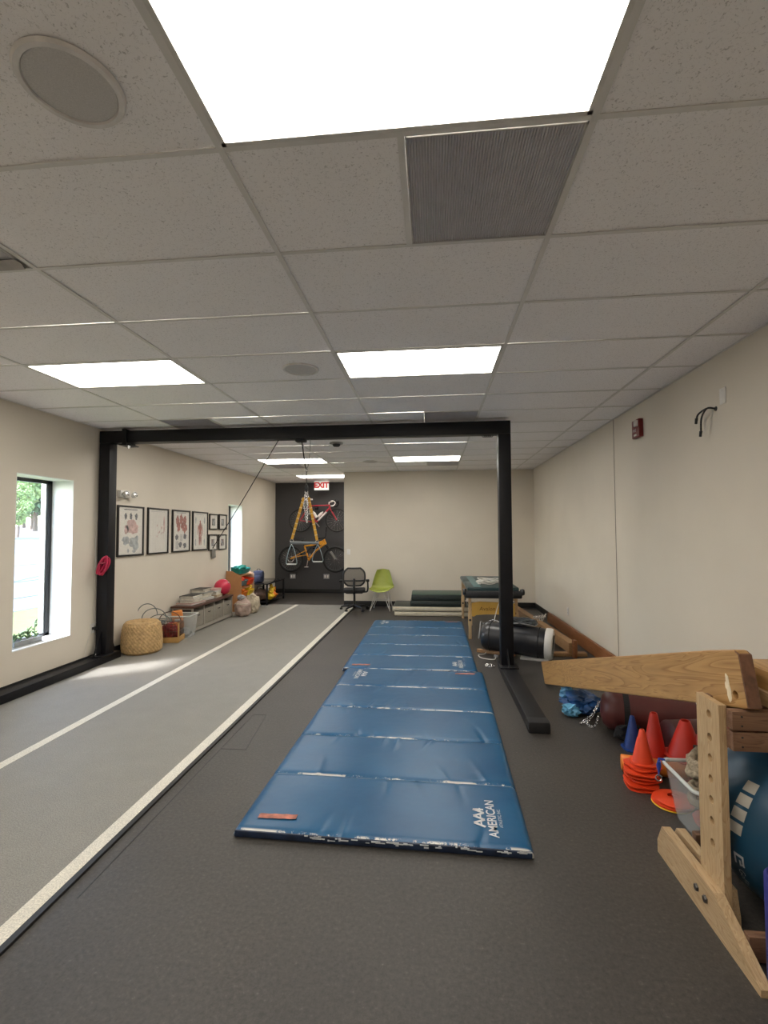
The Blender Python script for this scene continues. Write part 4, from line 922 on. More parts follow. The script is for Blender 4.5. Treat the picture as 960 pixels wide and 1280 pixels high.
def patch(b, y, z, ry, rz, amp=.25, seed=0, x=.0125, n=22):
    vs = []
    for k in range(n):
        an = 2 * PI * k / n; q = 1 + amp * noise.noise(Vector((math.cos(an) * 2, math.sin(an) * 2, seed * 3.1)))
        vs.append((x, y + ry * q * math.cos(an), z + rz * q * math.sin(an)))
    b._add(vs, [tuple(range(n))])
def rule(b, y, z, w_, h=.006, x=.0125): b._add([(x, y - w_ / 2, z - h / 2), (x, y + w_ / 2, z - h / 2), (x, y + w_ / 2, z + h / 2), (x, y - w_ / 2, z + h / 2)], [(0, 1, 2, 3)])
def art_a(t, a, h):
    d_ = M(); rule(d_, 0, h - .03, a * 1.1, .012)
    for k, y in enumerate((-.11, .0, .12)):
        patch(d_, y, h - .12, .028, .045, .5, k); 
    d_.build('printed_figures', m_inkd, t, 0)['kind'] = 'stuff'
    p = M(); patch(p, .02, .05, .15, .085, .5, 6); patch(p, -.09, .02, .05, .06, .5, 9); p.build('printed_figure', m_inkp, t, 0)['kind'] = 'stuff'
    g = M(); patch(g, -.10, -.13, .075, .06, .5, 3); patch(g, .09, -.17, .10, .10, .5, 4); patch(g, -.05, -.27, .02, .03, .4, 8); patch(g, .08, -.28, .04, .02, .4, 2); g.build('printed_drawings', m_inkg, t, 0)['kind'] = 'stuff'
def art_b(t, a, h):
    d_ = M(); rule(d_, 0, h - .03, a * 1.5, .008)
    rr = random.Random(2)
    for k in range(7):
        y = -a * .8 + k * a * .27
        for j in range(22): rule(d_, y + rr.uniform(-.008, .008), h - .10 - j * .024, rr.uniform(.012, .03), .004)
    d_.build('printed_text', mat('pale_grey_print', (.42, .41, .38), .6), t, 0)['kind'] = 'stuff'
    p = M()
    for k in range(9): patch(p, rr.uniform(-.03, .14), rr.uniform(-.24, .1), .011, .016, .4, k)
    patch(p, .16, .10, .02, .13, .3, 3); p.build('printed_spots', m_inkp, t, 0)['kind'] = 'stuff'
def art_c(t, a, h):
    p = M()
    for k, (y, z) in enumerate(((-.11, .17), (0, .19), (.11, .17), (-.08, .07), (.05, .08), (.13, .05))): patch(p, y, z, .052, .085, .6, k)
    p.build('printed_muscles', m_inkr, t, 0)['kind'] = 'stuff'
    d_ = M(); rule(d_, 0, h - .025, a * 1.2, .008)
    for k, (y, z) in enumerate(((-.13, -.10), (.12, -.09), (-.02, -.22), (.12, -.24))): patch(d_, y, z, .05, .045, .5, k)
    for j in range(9): rule(d_, -.12, -.17 - j * .014, .09, .005); rule(d_, .01, -.06 - j * .012, .08, .004)
    d_.build('printed_notes', m_inkd, t, 0)['kind'] = 'stuff'
def art_d(t, a, h):
    p = M(); patch(p, 0, .16, .022, .032, .1, 0); patch(p, 0, .05, .055, .10, .3, 2); patch(p, -.025, -.13, .022, .13, .2, 3); patch(p, .028, -.13, .022, .13, .2, 4); patch(p, -.075, .02, .014, .10, .2, 5); patch(p, .078, .02, .014, .10, .2, 6); p.build('printed_figure', m_inkr, t, 0)['kind'] = 'stuff'
    d_ = M(); rule(d_, 0, h - .03, a * 1.2, .008)
    for s_ in (-1, 1):
        for z in (.19, -.20): patch(d_, s_ * .16, z, .022, .06, .3, z)
        for j in range(14): rule(d_, s_ * .16, .10 - j * .016, .05, .004)
    d_.build('printed_notes', m_inkg, t, 0)['kind'] = 'stuff'
pos = [('framed anatomy poster nearest the black post, with grey drawings and a pink figure', 5.875, 6.445, art_a), ('framed poster of thin vertical text columns, second poster from the black post', 6.545, 7.09, art_b),
       ('framed poster of dark red-brown muscle drawings, third poster from the black post', 7.205, 7.755, art_c), ('framed poster with one reddish standing figure, next to the small photos', 7.85, 8.405, art_d)]
for lb, y0, y1, ar in pos: picture('framed_poster', lb, 'poster', y0, y1, 1.27, 1.955, .022, 'anatomy posters on the left wall', ar)
def photo_art(seed):
    def f(t, a, h):
        d_ = M(); rr = random.Random(seed)
        d_._add([(.0125, -a * .42, -h * .55), (.0125, a * .42, -h * .55), (.0125, a * .42, h * .45), (.0125, -a * .42, h * .45)], [(0, 1, 2, 3)]); d_.build('photograph', mat('dark_photograph_%d' % seed, (.09 + .02 * seed, .09, .085), .4, var=.8, scale=16), t, 0)
        q = M()
        for k in range(4): patch(q, rr.uniform(-a * .3, a * .3), rr.uniform(-h * .4, h * .3), .02, .03, .4, k, .0128)
        q.build('photo_detail', m_inkg, t, 0)['kind'] = 'stuff'
    return f
for k, (lb, y0, y1, z0, z1) in enumerate((('small framed photo, upper left of the four by the slanting rope', 8.475, 8.82, 1.64, 1.935), ('small framed photo, upper right of the four, nearest the narrow window', 8.875, 9.21, 1.64, 1.94), ('small framed photo, lower left of the four by the slanting rope', 8.455, 8.80, 1.25, 1.55), ('small framed photo, lower right of the four, behind the slanting rope', 8.865, 9.20, 1.25, 1.547))):
    picture('framed_photo', lb, 'photo', y0, y1, z0, z1, .02, 'small framed photos on the left wall', photo_art(k))
# ================================================================ plant on the window sill
t = thing('potted_succulents', 'small grey planter of succulents on the sill of the near window', 'plant', (XL - .11, 4.62, .428))
pb = M(); pb.prism([(-.04, 0), (.04, 0), (.052, .062), (.045, .062), (.038, .012), (-.038, .012), (-.045, .062), (-.052, .062)], (-.17, .17), lambda u, v, w_: (u, w_, v))
for s_ in (-1, 1): pb.span((-.045, s_ * .165 - .006, 0.0), (.045, s_ * .165 + .006, .058))
pb.build('planter', mat('galvanised_grey', (.30, .31, .30), .5, .4, var=.15), t, 30)
M().span((-.06, -.20, -.0005), (.06, .20, .006), .002).build('tray', mat('tray_grey', (.42, .43, .42), .5, .2), t, 30)
M().span((-.043, -.158, .02), (.043, .158, .05), .004).build('soil', mat('dark_soil', (.03, .022, .015), .9), t)
lf = M(); rn = random.Random(6)
for k, (y, hgt) in enumerate(((-.13, .05), (-.05, .08), (.03, .10), (.12, .16))):
    for j in range(14):
        an = rn.uniform(0, 6.28); el = rn.uniform(.1, 1.3); base = Vector((0, y, .05 + rn.uniform(0, hgt)))
        dv = Vector((math.cos(an) * math.cos(el), math.sin(an) * math.cos(el), math.sin(el))) * rn.uniform(.035, .06)
        lf.tube([base, base + dv * .5, base + dv], [.003, .010, .002], 6)
    lf.tube([(0, y, .045), (0, y, .05 + hgt)], .004, 6)
lf.build('leaves', mat('dusty_green_leaf', (.14, .22, .10), .6, var=.35, scale=20), t, 60)
# ================================================================ straw pouf and baskets
t = thing('pouf', 'round woven straw pouf on the turf beside the left post', 'pouf', (-3.845, 6.045, .0135))
def pouf(u, v):
    th = 2 * PI * u; prof = [(.0, .0), (.215, .0), (.243, .03), (.25, .12), (.246, .22), (.236, .31), (.222, .37), (.19, .405), (.12, .412), (0, .405)]
    q = v * (len(prof) - 1); i = min(int(q), len(prof) - 2); f = q - i; r = prof[i][0] * (1 - f) + prof[i + 1][0] * f; z = prof[i][1] * (1 - f) + prof[i + 1][1] * f
    if .18 < v < .8:
        row = (z / .026); k = int(row); r += .0055 * (math.sin(th * 34 + (PI if k % 2 else 0)) * math.sin(PI * (row % 1)))
    z *= 1 - .05 * max(0, math.cos(th + 1.2)) * v
    return Vector((r * math.cos(th), r * math.sin(th), z))
M().grid(pouf, 260, 130, True).build('woven_body', mat('straw', (.46, .30, .135), .8, var=.28, scale=26, bump=.35, bscale=70), t, 80)
t = thing('wire_basket', 'metal and wood basket of dark red things, beside the straw pouf', 'basket', (-3.80, 6.64, .013), R(12))
wf = M(); a, b_ = .155, .125; hb = .27
for z in (.02, .16, hb): wf.tube([(-a, -b_, z), (a, -b_, z), (a, b_, z), (-a, b_, z)], .005, 6, True)
for k in range(9):
    x = -a + 2 * a * k / 8
    for s_ in (-1, 1): wf.tube([(x, s_ * b_, .006), (x, s_ * b_, hb)], .003, 6)
for k in range(1, 7):
    y = -b_ + 2 * b_ * k / 7
    for s_ in (-1, 1): wf.tube([(s_ * a, y, .006), (s_ * a, y, hb)], .003, 6)
wf.build('wire_frame', mat('brown_wire', (.12, .06, .04), .45, .5), t, 60)
for s_ in (-1, 1):
    M().box((0, s_ * (b_ + .01), .045), (2 * a + .03, .012, .075), None, .003).build('wood_slat', mat('golden_wood', (.46, .26, .08), .5, var=.15), t, 30)
    M().box((s_ * (a + .006), 0, .045), (.012, 2 * b_, .075), None, .003).build('wood_slat', mat('golden_wood', (.46, .26, .08)), t, 30)
    M().box((s_ * (a + .008), -b_ - .004, .15), (.02, .02, .27), None, .003).build('corner_post', mat('golden_wood', (.46, .26, .08)), t, 30)
M().tube(arc((0, 0), .15, 0, PI, 20, lambda c, r, an: (r * math.cos(an), 0, hb + .02 + r * .9 * math.sin(an))), .006).build('handle', mat('brown_wire', (.12, .06, .04)), t)
t2 = thing('fabric_bundle', 'dark red fabric bundle inside the wire basket', 'cloth', (-3.80, 6.64, .024), R(12))
M().blob((0, 0, .12), (.135, .108, .13), .25, 3, 3, 4, -.115).build('bundle', mat('dark_red_cloth', (.16, .018, .016), .8, var=.7, scale=14, bump=.4), t2, 40)
M().blob((.05, .03, .225), (.05, .045, .035), .3, 3, 8, 3).build('orange_fold', mat('orange_cloth', (.45, .14, .03), .8), t2)
t = thing('wire_coil', 'springy grey wire hoops rising between the straw pouf and the wire basket', 'wire hoops', (-3.94, 6.40, .014), R(20))
pts = [(.11 * math.cos(a * .55) * (1 + .1 * math.sin(a)), .10 * math.sin(a * .55), .22 + .13 * math.sin(a)) for a in [k * .25 for k in range(130)]]
wc = M(); m_gw = mat('grey_wire', (.17, .19, .18), .45, .5)
M().tube([(.04 + .16 * math.cos(a), -.02 * math.sin(a), .36 + .15 * math.sin(a)) for a in [PI * k / 24 for k in range(25)]] + [(-.12, 0, .004)], .006).build('hoop', m_gw, t)
M().tube([(-.06 + .13 * math.cos(a), .04, .42 + .15 * math.sin(a)) for a in [PI * k / 24 for k in range(25)]] + [(-.19, .04, .004)], .006).build('hoop', m_gw, t)
M().tube([(.10 + .15 * math.cos(a), .05, .30 + .11 * math.sin(a)) for a in [PI * k / 24 for k in range(25)]] + [(-.05, .05, .004)], .006).build('hoop', m_gw, t)
for k in range(3): M().torus((.06 + .01 * k, .0, .30 + .02 * k), .12, .006, 'Z', 36, 6).build('ring', m_gw, t)
t = thing('storage_bin', 'clear plastic storage bin on the turf in front of the drawer bench', 'storage bin', (-3.80, 6.985, .0135), R(4))
q = M(); ring = tub(q, .15, .14, .185, .17, .33, .004); q.build('tub', m_bin, t, 30)
M().tube(ring(.189, .174, .326), .009, 8, True).build('rim', clear('frosted_rim', (.7, .72, .7), .75, .3), t)
t2 = thing('foam_block', 'orange foam block sticking up in the clear bin by the drawer bench', 'block', (-3.86, 6.98, .022), R(20))
M().box((0, 0, .20), (.15, .10, .36), (R(8), R(-6), 0), .02).build('block', mat('orange_foam', (.62, .22, .05), .75), t2)
M().box((.0, -.057, .24), (.08, .006, .04), (R(8), R(-6), 0), .002).build('label_patch', m_white, t2)
t2 = thing('folded_cloth', 'grey folded cloth at the bottom of the clear bin by the drawer bench', 'cloth', (-3.79, 6.985, .0185))
M().blob((0, 0, .055), (.125, .115, .07), .2, 2.4, 4, 3, -.053).build('fold', mat('grey_cloth', (.20, .20, .21), .8, bump=.3), t2)
# ================================================================ drawer bench along the left wall with its piles
t = thing('storage_bench', 'low storage bench with dark top and four taupe drawers on the left wall', 'bench', (-3.915, 7.93, .0135))
m_ben = mat('taupe_board', (.33, .30, .255), .55, var=.05); m_bt = wood('walnut_top', (.115, .05, .034), (.07, .028, .018), 1, 1.0, .45, False); m_fab = mat('taupe_fabric', (.26, .235, .195), .85, var=.12, scale=50, bump=.3)
ln = 1.48; x0, x1 = -.18, .18
M().span((x0 - .005, -ln / 2 - .015, .383), (x1 + .012, ln / 2 + .015, .412), .004).build('top', m_bt, t, 30)
body = M(); body.span((x0, -ln / 2, .05), (x1, ln / 2, .068)).span((x0, -ln / 2, .06), (x0 + .012, ln / 2, .383))
for k in range(5):
    y = -ln / 2 + k * (ln - .018) / 4; body.span((x0, y, .0 if k in (0, 4) else .06), (x1, y + .018, .383))
body.span((x1 - .02, -ln / 2, .02), (x1, ln / 2, .05))
body.build('carcass', m_ben, t, 0)
M().span((x0 + .04, -ln / 2 - .002, .30), (x1 - .03, -ln / 2 + .001, .365)).build('end_slot', m_base, t, 0)
for k in range(4):
    y0 = -ln / 2 + k * (ln - .018) / 4 + .026; y1 = y0 + (ln - .018) / 4 - .034
    dr = M().span((x0 + .03, y0, .072), (x1 - .006, y1, .315), .008).build('drawer', m_fab, t, 30)
    M().tube([(x1 - .004, (y0 + y1) / 2 - .035, .255), (x1 + .004, (y0 + y1) / 2 - .02, .250), (x1 + .004, (y0 + y1) / 2 + .02, .250), (x1 - .004, (y0 + y1) / 2 + .035, .255)], .006).build('handle', m_blackcloth, dr)
def flat_box(name, label, cat, loc, sz, rz, m1, m2, grp):
    t = thing(name, label, cat, loc, rz, grp)
    if name == 'book':
        M().span((-sz[0] / 2, -sz[1] / 2, 0.0), (sz[0] / 2, sz[1] / 2, .003)).build('back_cover', m1, t, 0)
        M().span((-sz[0] / 2, -sz[1] / 2, sz[2] - .003), (sz[0] / 2, sz[1] / 2, sz[2])).build('front_cover', m1, t, 0)
        M().span((-sz[0] / 2 + .006, -sz[1] / 2 + .006, .003), (sz[0] / 2 - .001, sz[1] / 2 - .006, sz[2] - .003)).build('pages', m2, t, 0)
        M().span((-sz[0] / 2 - .002, -sz[1] / 2, 0), (-sz[0] / 2 + .001, sz[1] / 2, sz[2]), .001).build('spine', m1, t, 0)
    else:
        M().span((-sz[0] / 2, -sz[1] / 2, 0), (sz[0] / 2, sz[1] / 2, sz[2] * .9), .003).build('tray', m2, t, 30)
        M().span((-sz[0] / 2 - .003, -sz[1] / 2 - .003, sz[2] * .45), (sz[0] / 2 + .003, sz[1] / 2 + .003, sz[2]), .003).build('lid', m1, t, 30)
cols = dict(black=(.02, .02, .02), white=(.58, .56, .52), pink=(.55, .36, .32), grey=(.28, .28, .26), green=(.10, .16, .11), tan=(.42, .33, .22), cream=(.55, .50, .40))
mm = {k: mat('cover_' + k, v, .5, var=.08) for k, v in cols.items()}; m_page = mat('book_pages', (.62, .58, .49), .8)
piles = [(-3.93, 7.50, [('flat_box', 'pale pink flat box, bottom of the pile nearest the camera on the bench', 'box', (.27, .40, .030), 'pink', 'white'), ('book', 'black book on the pale pink flat box on the bench', 'book', (.22, .33, .040), 'black', None), ('book', 'white book in the near pile, just under its top black book', 'book', (.23, .32, .042), 'white', None), ('book', 'thin black book, top of the pile nearest the camera on the bench', 'book', (.22, .32, .028), 'black', None)]),
         (-3.97, 7.94, [('flat_box', 'white flat box, bottom of the middle pile on the bench', 'box', (.26, .34, .045), 'white', 'white'), ('book', 'dark green book on the white flat box of the middle pile', 'book', (.23, .30, .045), 'green', None), ('flat_box', 'grey flat box, third one up in the middle pile on the bench', 'box', (.24, .32, .05), 'grey', 'cream'), ('book', 'cream book near the top of the middle pile on the bench', 'book', (.22, .28, .032), 'cream', None), ('book', 'black book, top of the tallest middle pile on the bench', 'book', (.23, .30, .022), 'black', None)]),
         (-3.95, 8.30, [('flat_box', 'tan flat box, bottom of the pile beside the pink ball', 'box', (.26, .25, .05), 'tan', 'cream'), ('book', 'white book in the middle of the pile beside the pink ball', 'book', (.22, .24, .05), 'white', None), ('flat_box', 'pale pink box on top of the pile beside the pink ball', 'box', (.22, .22, .055), 'pink', 'white')])]
rn = random.Random(8)
for px_, py_, items in piles:
    z = .0135 + .4125
    for nm, lb, ca, sz, c1, c2 in items:
        flat_box(nm, lb, ca, (px_ + rn.uniform(-.012, .012), py_ + rn.uniform(-.015, .015), z), sz, rn.uniform(-.12, .12), mm[c1], mm[c2] if c2 else m_page, 'books and boxes piled on the bench'); z += sz[2] + .0006
t = thing('exercise_ball', 'shiny pink-red ball sitting on the far end of the drawer bench', 'ball', (-3.88, 8.56, .426 + .148))
M().lathe([(.148 * math.sin(PI * i / 32), -.148 * math.cos(PI * i / 32)) for i in range(33)], n=48).build('shell', mat('pink_red_ball', (.56, .028, .07), .28, var=.05), t, 80)
M().lathe([(0, .002), (.010, .002), (.012, 0)], (.148 * .8, 0, .148 * .6), 12, Matrix.Rotation(R(53), 3, 'Y')).build('air_plug', m_white, t)
# cloth sacks in front of the bench end
t = thing('cloth_sack', 'pinkish striped cloth sack with grey things on top, at the bench end', 'bag', (-3.56, 8.74, .013))
sk = M(); sk.blob((0, 0, .16), (.155, .145, .175), .22, 2.2, 5, 4, -.158); sk.build('sack', mat('pink_cream_cloth', (.44, .33, .28), .85, var=.22, scale=8, bump=.4), t, 50)
M().torus((0, 0, .24), .135, .010, 'Z', 30, 6).build('drawstring', mat('cream_cord', (.55, .48, .38), .8), t)
M().blob((-.02, -.02, .345), (.075, .065, .05), .5, 3, 2, 3).build('silver_bundle', mat('silver_grey_cloth', (.34, .34, .35), .4, .3, var=.3), t, 30)
t = thing('cloth_sack', 'cream cloth sack behind the pinkish one, beside the toy shelf', 'bag', (-3.52, 9.13, .013))
M().blob((0, 0, .16), (.135, .125, .19), .3, 2.4, 9, 4, -.158).build('sack', mat('cream_cloth', (.50, .43, .32), .85, var=.2, scale=8, bump=.4), t, 50)
M().blob((.01, -.02, .33), (.06, .05, .05), .4, 3, 4, 3).build('tied_neck', mat('cream_cloth', (.5, .43, .32)), t, 50)
# ================================================================ toy shelf with bins
t = thing('toy_shelf', 'small wooden toy shelf by the narrow window, open to the room', 'shelf', (-3.935, 9.53, .0135))
m_ply = mat('orange_ply', (.46, .22, .09), .5, var=.12, scale=5); m_ply2 = mat('pale_ply', (.50, .36, .25), .5, var=.08, scale=5)
for y, m_ in ((-.34, m_ply), (.335, m_ply2)):
    s_ = M(); s_.prism([(-.16, 0), (.155, 0), (.155, .70), (-.05, .80), (-.16, .80)], (y, y + .016), lambda u, v, w_: (u, w_, v)); s_.build('side_panel', m_, t, 0)
M().span((-.16, -.325, .02), (-.15, .335, .78)).build('back_panel', m_ply, t, 0)
for z in (.03, .24, .45): M().box((0, .005, z + .02), (.30, .655, .012), (0, R(10), 0), .002).build('shelf_board', m_ply, t, 30)
M().box((-.02, .005, .715), (.25, .655, .012), (0, R(10), 0), .002).build('shelf_board', m_ply, t, 30)
def bin_(label, loc, sz, m_, grp):
    t = thing('toy_bin', label, 'toy bin', loc, 0, grp); t.rotation_euler = (0, R(10), 0)
    q = M(); tub(q, sz[0] / 2 * .85, sz[1] / 2 * .9, sz[0] / 2, sz[1] / 2, sz[2], .004); q.build('tub', m_, t, 30)
    M().box((sz[0] / 2, 0, sz[2] - .01), (.02, sz[1] * .8, .012), None, .004).build('lip', m_, t)
m_tealp = mat('teal_plastic', (.010, .22, .19), .35); m_greyp = mat('blue_grey_plastic', (.10, .15, .17), .4); m_greenp = mat('green_plastic', (.12, .30, .03), .45)
rows = [(.535, [('grey-blue bin on the upper tier of the toy shelf, nearer the camera', m_greyp, -.16), ('orange-red bin on the upper tier of the toy shelf, farther end', m_orange, .17)]), (.315, [('orange bin on the middle tier of the toy shelf, nearer the camera', m_or2, -.16), ('yellow bin on the middle tier of the toy shelf, farther end', m_yel, .17)]), (.105, [('yellow bin on the bottom tier of the toy shelf, nearer the camera', m_yel, -.16), ('green bin on the bottom tier of the toy shelf, farther end', m_greenp, .17)])]
rn = random.Random(15)
toyc = [m_or2, m_yel, m_orange, m_greenp, m_tealp]
for z, lst in rows:
    for lb, m_, dy in lst:
        bin_(lb, (-3.905, 9.535 + dy, z - .012), (.26, .29, .12), m_, 'plastic bins on the toy shelf')
bin_('big teal bin on top of the toy shelf below the narrow window', (-3.945, 9.53, .762), (.24, .52, .10), m_tealp, 'plastic bins on the toy shelf')
for k, (lb, c, m_) in enumerate((('yellow plush toy on the middle yellow bin of the toy shelf', (-3.86, 9.70, .41), m_yel), ('orange plush toy heaped on the middle orange bin of the toy shelf', (-3.86, 9.38, .41), m_or2), ('small orange-red toy on the upper grey-blue bin of the toy shelf', (-3.87, 9.38, .63), m_orange))):
    t = thing('plush_toy', lb, 'toy', c, k, 'toys lying on the shelf bins')
    M().blob((0, 0, 0), (.085, .075, .055), .3, 2.4, k + 3, 3).build('body', m_, t, 50)
    M().blob((.05, .03, .045), (.045, .04, .04), .1, 2, k, 3).build('head', m_, t, 50)
t = thing('folded_towel', 'shiny green towel heaped in the top teal bin of the toy shelf', 'towel', (-3.945, 9.50, .80))
M().blob((0, 0, .05), (.10, .21, .062), .4, 2.2, 3, 4, -.035).build('towel', mat('teal_satin', (.02, .34, .27), .35, var=.4, scale=6), t, 30)
# ================================================================ black table in the recess with backpack and toys
t = thing('console_table', 'low black glass-topped table in the recess corner by the left wall', 'table', (-3.80, 10.62, .0))
M().span((-.27, -.60, .455), (.27, .60, .478), .004).build('tabletop', mat('black_glass', (.012, .012, .013), .12), t, 30)
M().span((-.25, -.58, .07), (.25, .58, .088), .003).build('lower_shelf', m_black, t, 30)
for sx in (-1, 1):
    for sy in (-1, 1): M().box((sx * .245, sy * .575, .2275), (.035, .035, .455), None, .003).build('leg', m_black, t, 30)
t = thing('backpack', 'dark navy backpack on the near end of the low black table', 'backpack', (-3.80, 10.19, .4785))
M().box((0, 0, .135), (.24, .20, .27), (0, 0, R(10)), .07).build('body', mat('navy_cloth', (.006, .010, .032), .85, var=.2, bump=.3), t, 50)
M().box((.01, -.105, .095), (.17, .06, .14), (0, 0, R(10)), .028).build('pocket', mat('navy_cloth', (.012, .02, .06)), t, 50)
M().tube(smoothpath([(-.03, 0, .262), (-.03, .0, .30), (.03, 0, .30), (.03, 0, .262)], 5), .007).build('handle', m_blackcloth, t)
t = thing('gym_bag', 'brown bag on the lower shelf of the low black table', 'bag', (-3.78, 10.24, .0895))
M().blob((0, 0, .125), (.16, .15, .135), .2, 2.2, 4, 3, -.123).build('body', mat('brown_cloth', (.09, .05, .03), .8, var=.4, bump=.3), t, 40)
M().tube(smoothpath([(-.06, 0, .235), (-.05, 0, .30), (.05, 0, .30), (.06, 0, .235)], 5), .008).build('handle', m_blackcloth, t)
for k, (lb, c, sz, m_) in enumerate((('yellow plush toy at the near corner of the low table shelf', (-3.60, 10.36, .09), .095, m_yel), ('orange plush toy behind the yellow one on the low table shelf', (-3.62, 10.58, .09), .10, m_or2), ('brown-red plush toy between the brown bag and the yellow plush', (-3.76, 10.47, .09), .08, mat('brown_red_plush', (.24, .06, .03), .8)), ('pale yellow plush toy perched on the orange plush on the low table shelf', (-3.62, 10.55, .255), .065, m_yel))):
    t = thing('plush_toy', lb, 'toy', c, k * 1.3, 'plush toys on the low table')
    M().blob((0, 0, sz * .85), (sz, sz * .9, sz * .85), .12, 2, k, 3, -sz * .84).build('body', m_, t, 60)
    M().blob((sz * .3, 0, sz * 1.95), (sz * .62, sz * .6, sz * .58), .05, 2, k, 3).build('head', m_, t, 60)
    for s_ in (-1, 1):
        M().blob((sz * .3, s_ * sz * .5, sz * 2.45), (sz * .2, sz * .22, sz * .2), .05, 2, k, 2).build('ear', m_, t, 60); M().blob((sz * .55, s_ * sz * .75, sz * .9), (sz * .5, sz * .25, sz * .22), .05, 2, k, 2).build('arm', m_, t, 60)
# ================================================================ bicycles on the recess wall
def wheel(t, c, r, tw, m_tire, m_rim, nsp):
    o = M().torus(c, r - tw, tw, 'Y', 60, 10).build('tire', m_tire, t, 80)
    M().torus(c, r - 2.1 * tw - .004, .009, 'Y', 60, 6).build('rim', m_rim, o, 80)
    s_ = M()
    for k in range(nsp):
        a = 2 * PI * k / nsp; e = 1 if k % 2 else -1
        s_.tube([Vector(c) + Vector((math.cos(a + .35 * (1 if k % 4 < 2 else -1)) * .02, e * .025, math.sin(a + .35) * .02)), Vector(c) + Vector((math.cos(a) * (r - 2.1 * tw), 0, math.sin(a) * (r - 2.1 * tw)))], .0016, 4)
    s_.build('spokes', m_chrome, o, 0)['kind'] = 'stuff'
    M().cyl(Vector(c) + Vector((0, -.05, 0)), Vector(c) + Vector((0, .05, 0)), .02, n=14).build('hub', m_black, o)
m_tire = mat('black_tyre', (.012, .012, .012), .75, var=.1, scale=40); m_rimb = mat('dark_rim', (.05, .05, .05), .4, .5)
BY = 12.02
def ring_part(name, c, r, tr, m_, t): return M().torus(c, r, tr, 'Y', 30, 6).build(name, m_, t)
t = thing('bicycle', 'red and white road bike hung on the dark recess wall above the mountain bike', 'bicycle', (-2.90, BY, 1.88), 0, 'bikes on the recess wall')
def B(x, z, y=0.0): return Vector((x + 2.90, y, z - 1.88))
m_bred = mat('red_bike_paint', (.42, .012, .03), .3, coat=.5); m_bwhite = mat('white_bike_paint', (.66, .62, .60), .35)
wheel(t, B(-3.38, 1.88), .30, .013, m_tire, m_rimb, 24); wheel(t, B(-2.42, 1.88), .30, .013, m_tire, m_rimb, 20)
ht, hb_, bb, sc_, ra, fa = B(-2.63, 2.29), B(-2.605, 2.19), B(-2.96, 1.835), B(-3.175, 2.255), B(-3.38, 1.88), B(-2.42, 1.88)
f = M(); f.tube([sc_, ht + Vector((0, 0, -.02))], .017, 10).tube([bb, hb_ + Vector((0, 0, .02))], .022, 10).tube([bb, sc_], .017, 10).tube([ht, hb_], .022, 10)
for e in (-1, 1): f.tube([bb + Vector((0, e * .03, 0)), ra + Vector((0, e * .055, 0))], .010).tube([sc_ + Vector((0, e * .02, -.02)), ra + Vector((0, e * .055, 0))], .008)
fo = f.build('frame', m_bred, t, 60)
M().tube([bb.lerp(hb_, .12) + Vector((0, -.006, 0)), bb.lerp(hb_, .75) + Vector((0, -.006, 0))], .0225, 10).build('white_panel', m_bwhite, fo, 60)
f = M()
for e in (-1, 1): f.tube(smoothpath([hb_ + Vector((0, 0, -.01)), hb_ + Vector((.03, e * .045, -.05)), hb_.lerp(fa, .6) + Vector((0, e * .055, 0)), fa + Vector((0, e * .055, 0))], 5), .011)
f.build('fork', m_bred, t, 60)
M().tube([sc_, B(-3.20, 2.41)], .013).build('seat_post', m_bwhite, t)
def saddle(t, c, m_):
    b = M()
    def sd(u, v):
        s_ = 2 * u - 1; wd = .068 * (1 - v) ** 1.1 + .020; return c + Vector((-.13 + .27 * v, s_ * wd, .012 + .014 * (1 - v) - .030 * abs(s_) ** 2))
    b.grid(sd, 10, 12); b.build('saddle', m_, t, 80, thick=.018)
saddle(t, B(-3.20, 2.425), m_bwhite)
M().tube([ht, ht + Vector((0, 0, .05)), ht + Vector((.085, 0, .075))], .015).build('stem', m_bwhite, t)
bar0 = ht + Vector((.085, 0, .075))
for e in (-1, 1):
    M().tube(smoothpath([bar0, bar0 + Vector((0, e * .16, 0)), bar0 + Vector((.07, e * .185, 0)), bar0 + Vector((.115, e * .19, -.05)), bar0 + Vector((.07, e * .19, -.115)), bar0 + Vector((.0, e * .19, -.12))], 6), .013).build('drop_bar', m_bwhite if e < 0 else m_blackcloth, t, 60)
    M().tube([bar0 + Vector((.075, e * .185, .0)), bar0 + Vector((.125, e * .185, .035)), bar0 + Vector((.13, e * .185, -.04)), bar0 + Vector((.11, e * .185, -.09))], [.014, .013, .006, .004]).build('brake_lever', m_black, t, 60)
co = M().torus(bb + Vector((0, -.05, 0)), .085, .006, 'Y', 36, 6).build('chainring', m_black, t, 60)
M().bar(bb + Vector((0, -.07, 0)), bb + Vector((.10, -.07, -.12)), .018, .024).build('crank', m_chrome, co, 30)
M().bar(bb + Vector((0, .05, 0)), bb + Vector((-.10, .05, .12)), .018, .024).build('crank', m_chrome, co, 30)
for k, q in enumerate((bb.lerp(sc_, .42) + Vector((.055, 0, .02)), bb.lerp(hb_, .42) + Vector((-.045, 0, .05)))):
    dv = (sc_ - bb).normalized() if k == 0 else (hb_ - bb).normalized()
    M().tube([q - dv * .085, q + dv * .04, q + dv * .055, q + dv * .065, q + dv * .10], [.034, .034, .028, .016, .016], 14).build('water_bottle', m_bwhite, t, 50)
t = thing('bicycle', 'orange and black mountain bike hung low on the dark recess wall', 'bicycle', (-3.05, BY, .90), 0, 'bikes on the recess wall')
def B(x, z, y=0.0): return Vector((x + 3.05, y, z - .90))
m_bor = mat('orange_bike_paint', (.62, .26, .012), .3, coat=.5)
wheel(t, B(-3.62, .895), .335, .027, m_tire, m_rimb, 26); wheel(t, B(-2.46, .885), .335, .027, m_tire, m_rimb, 24)
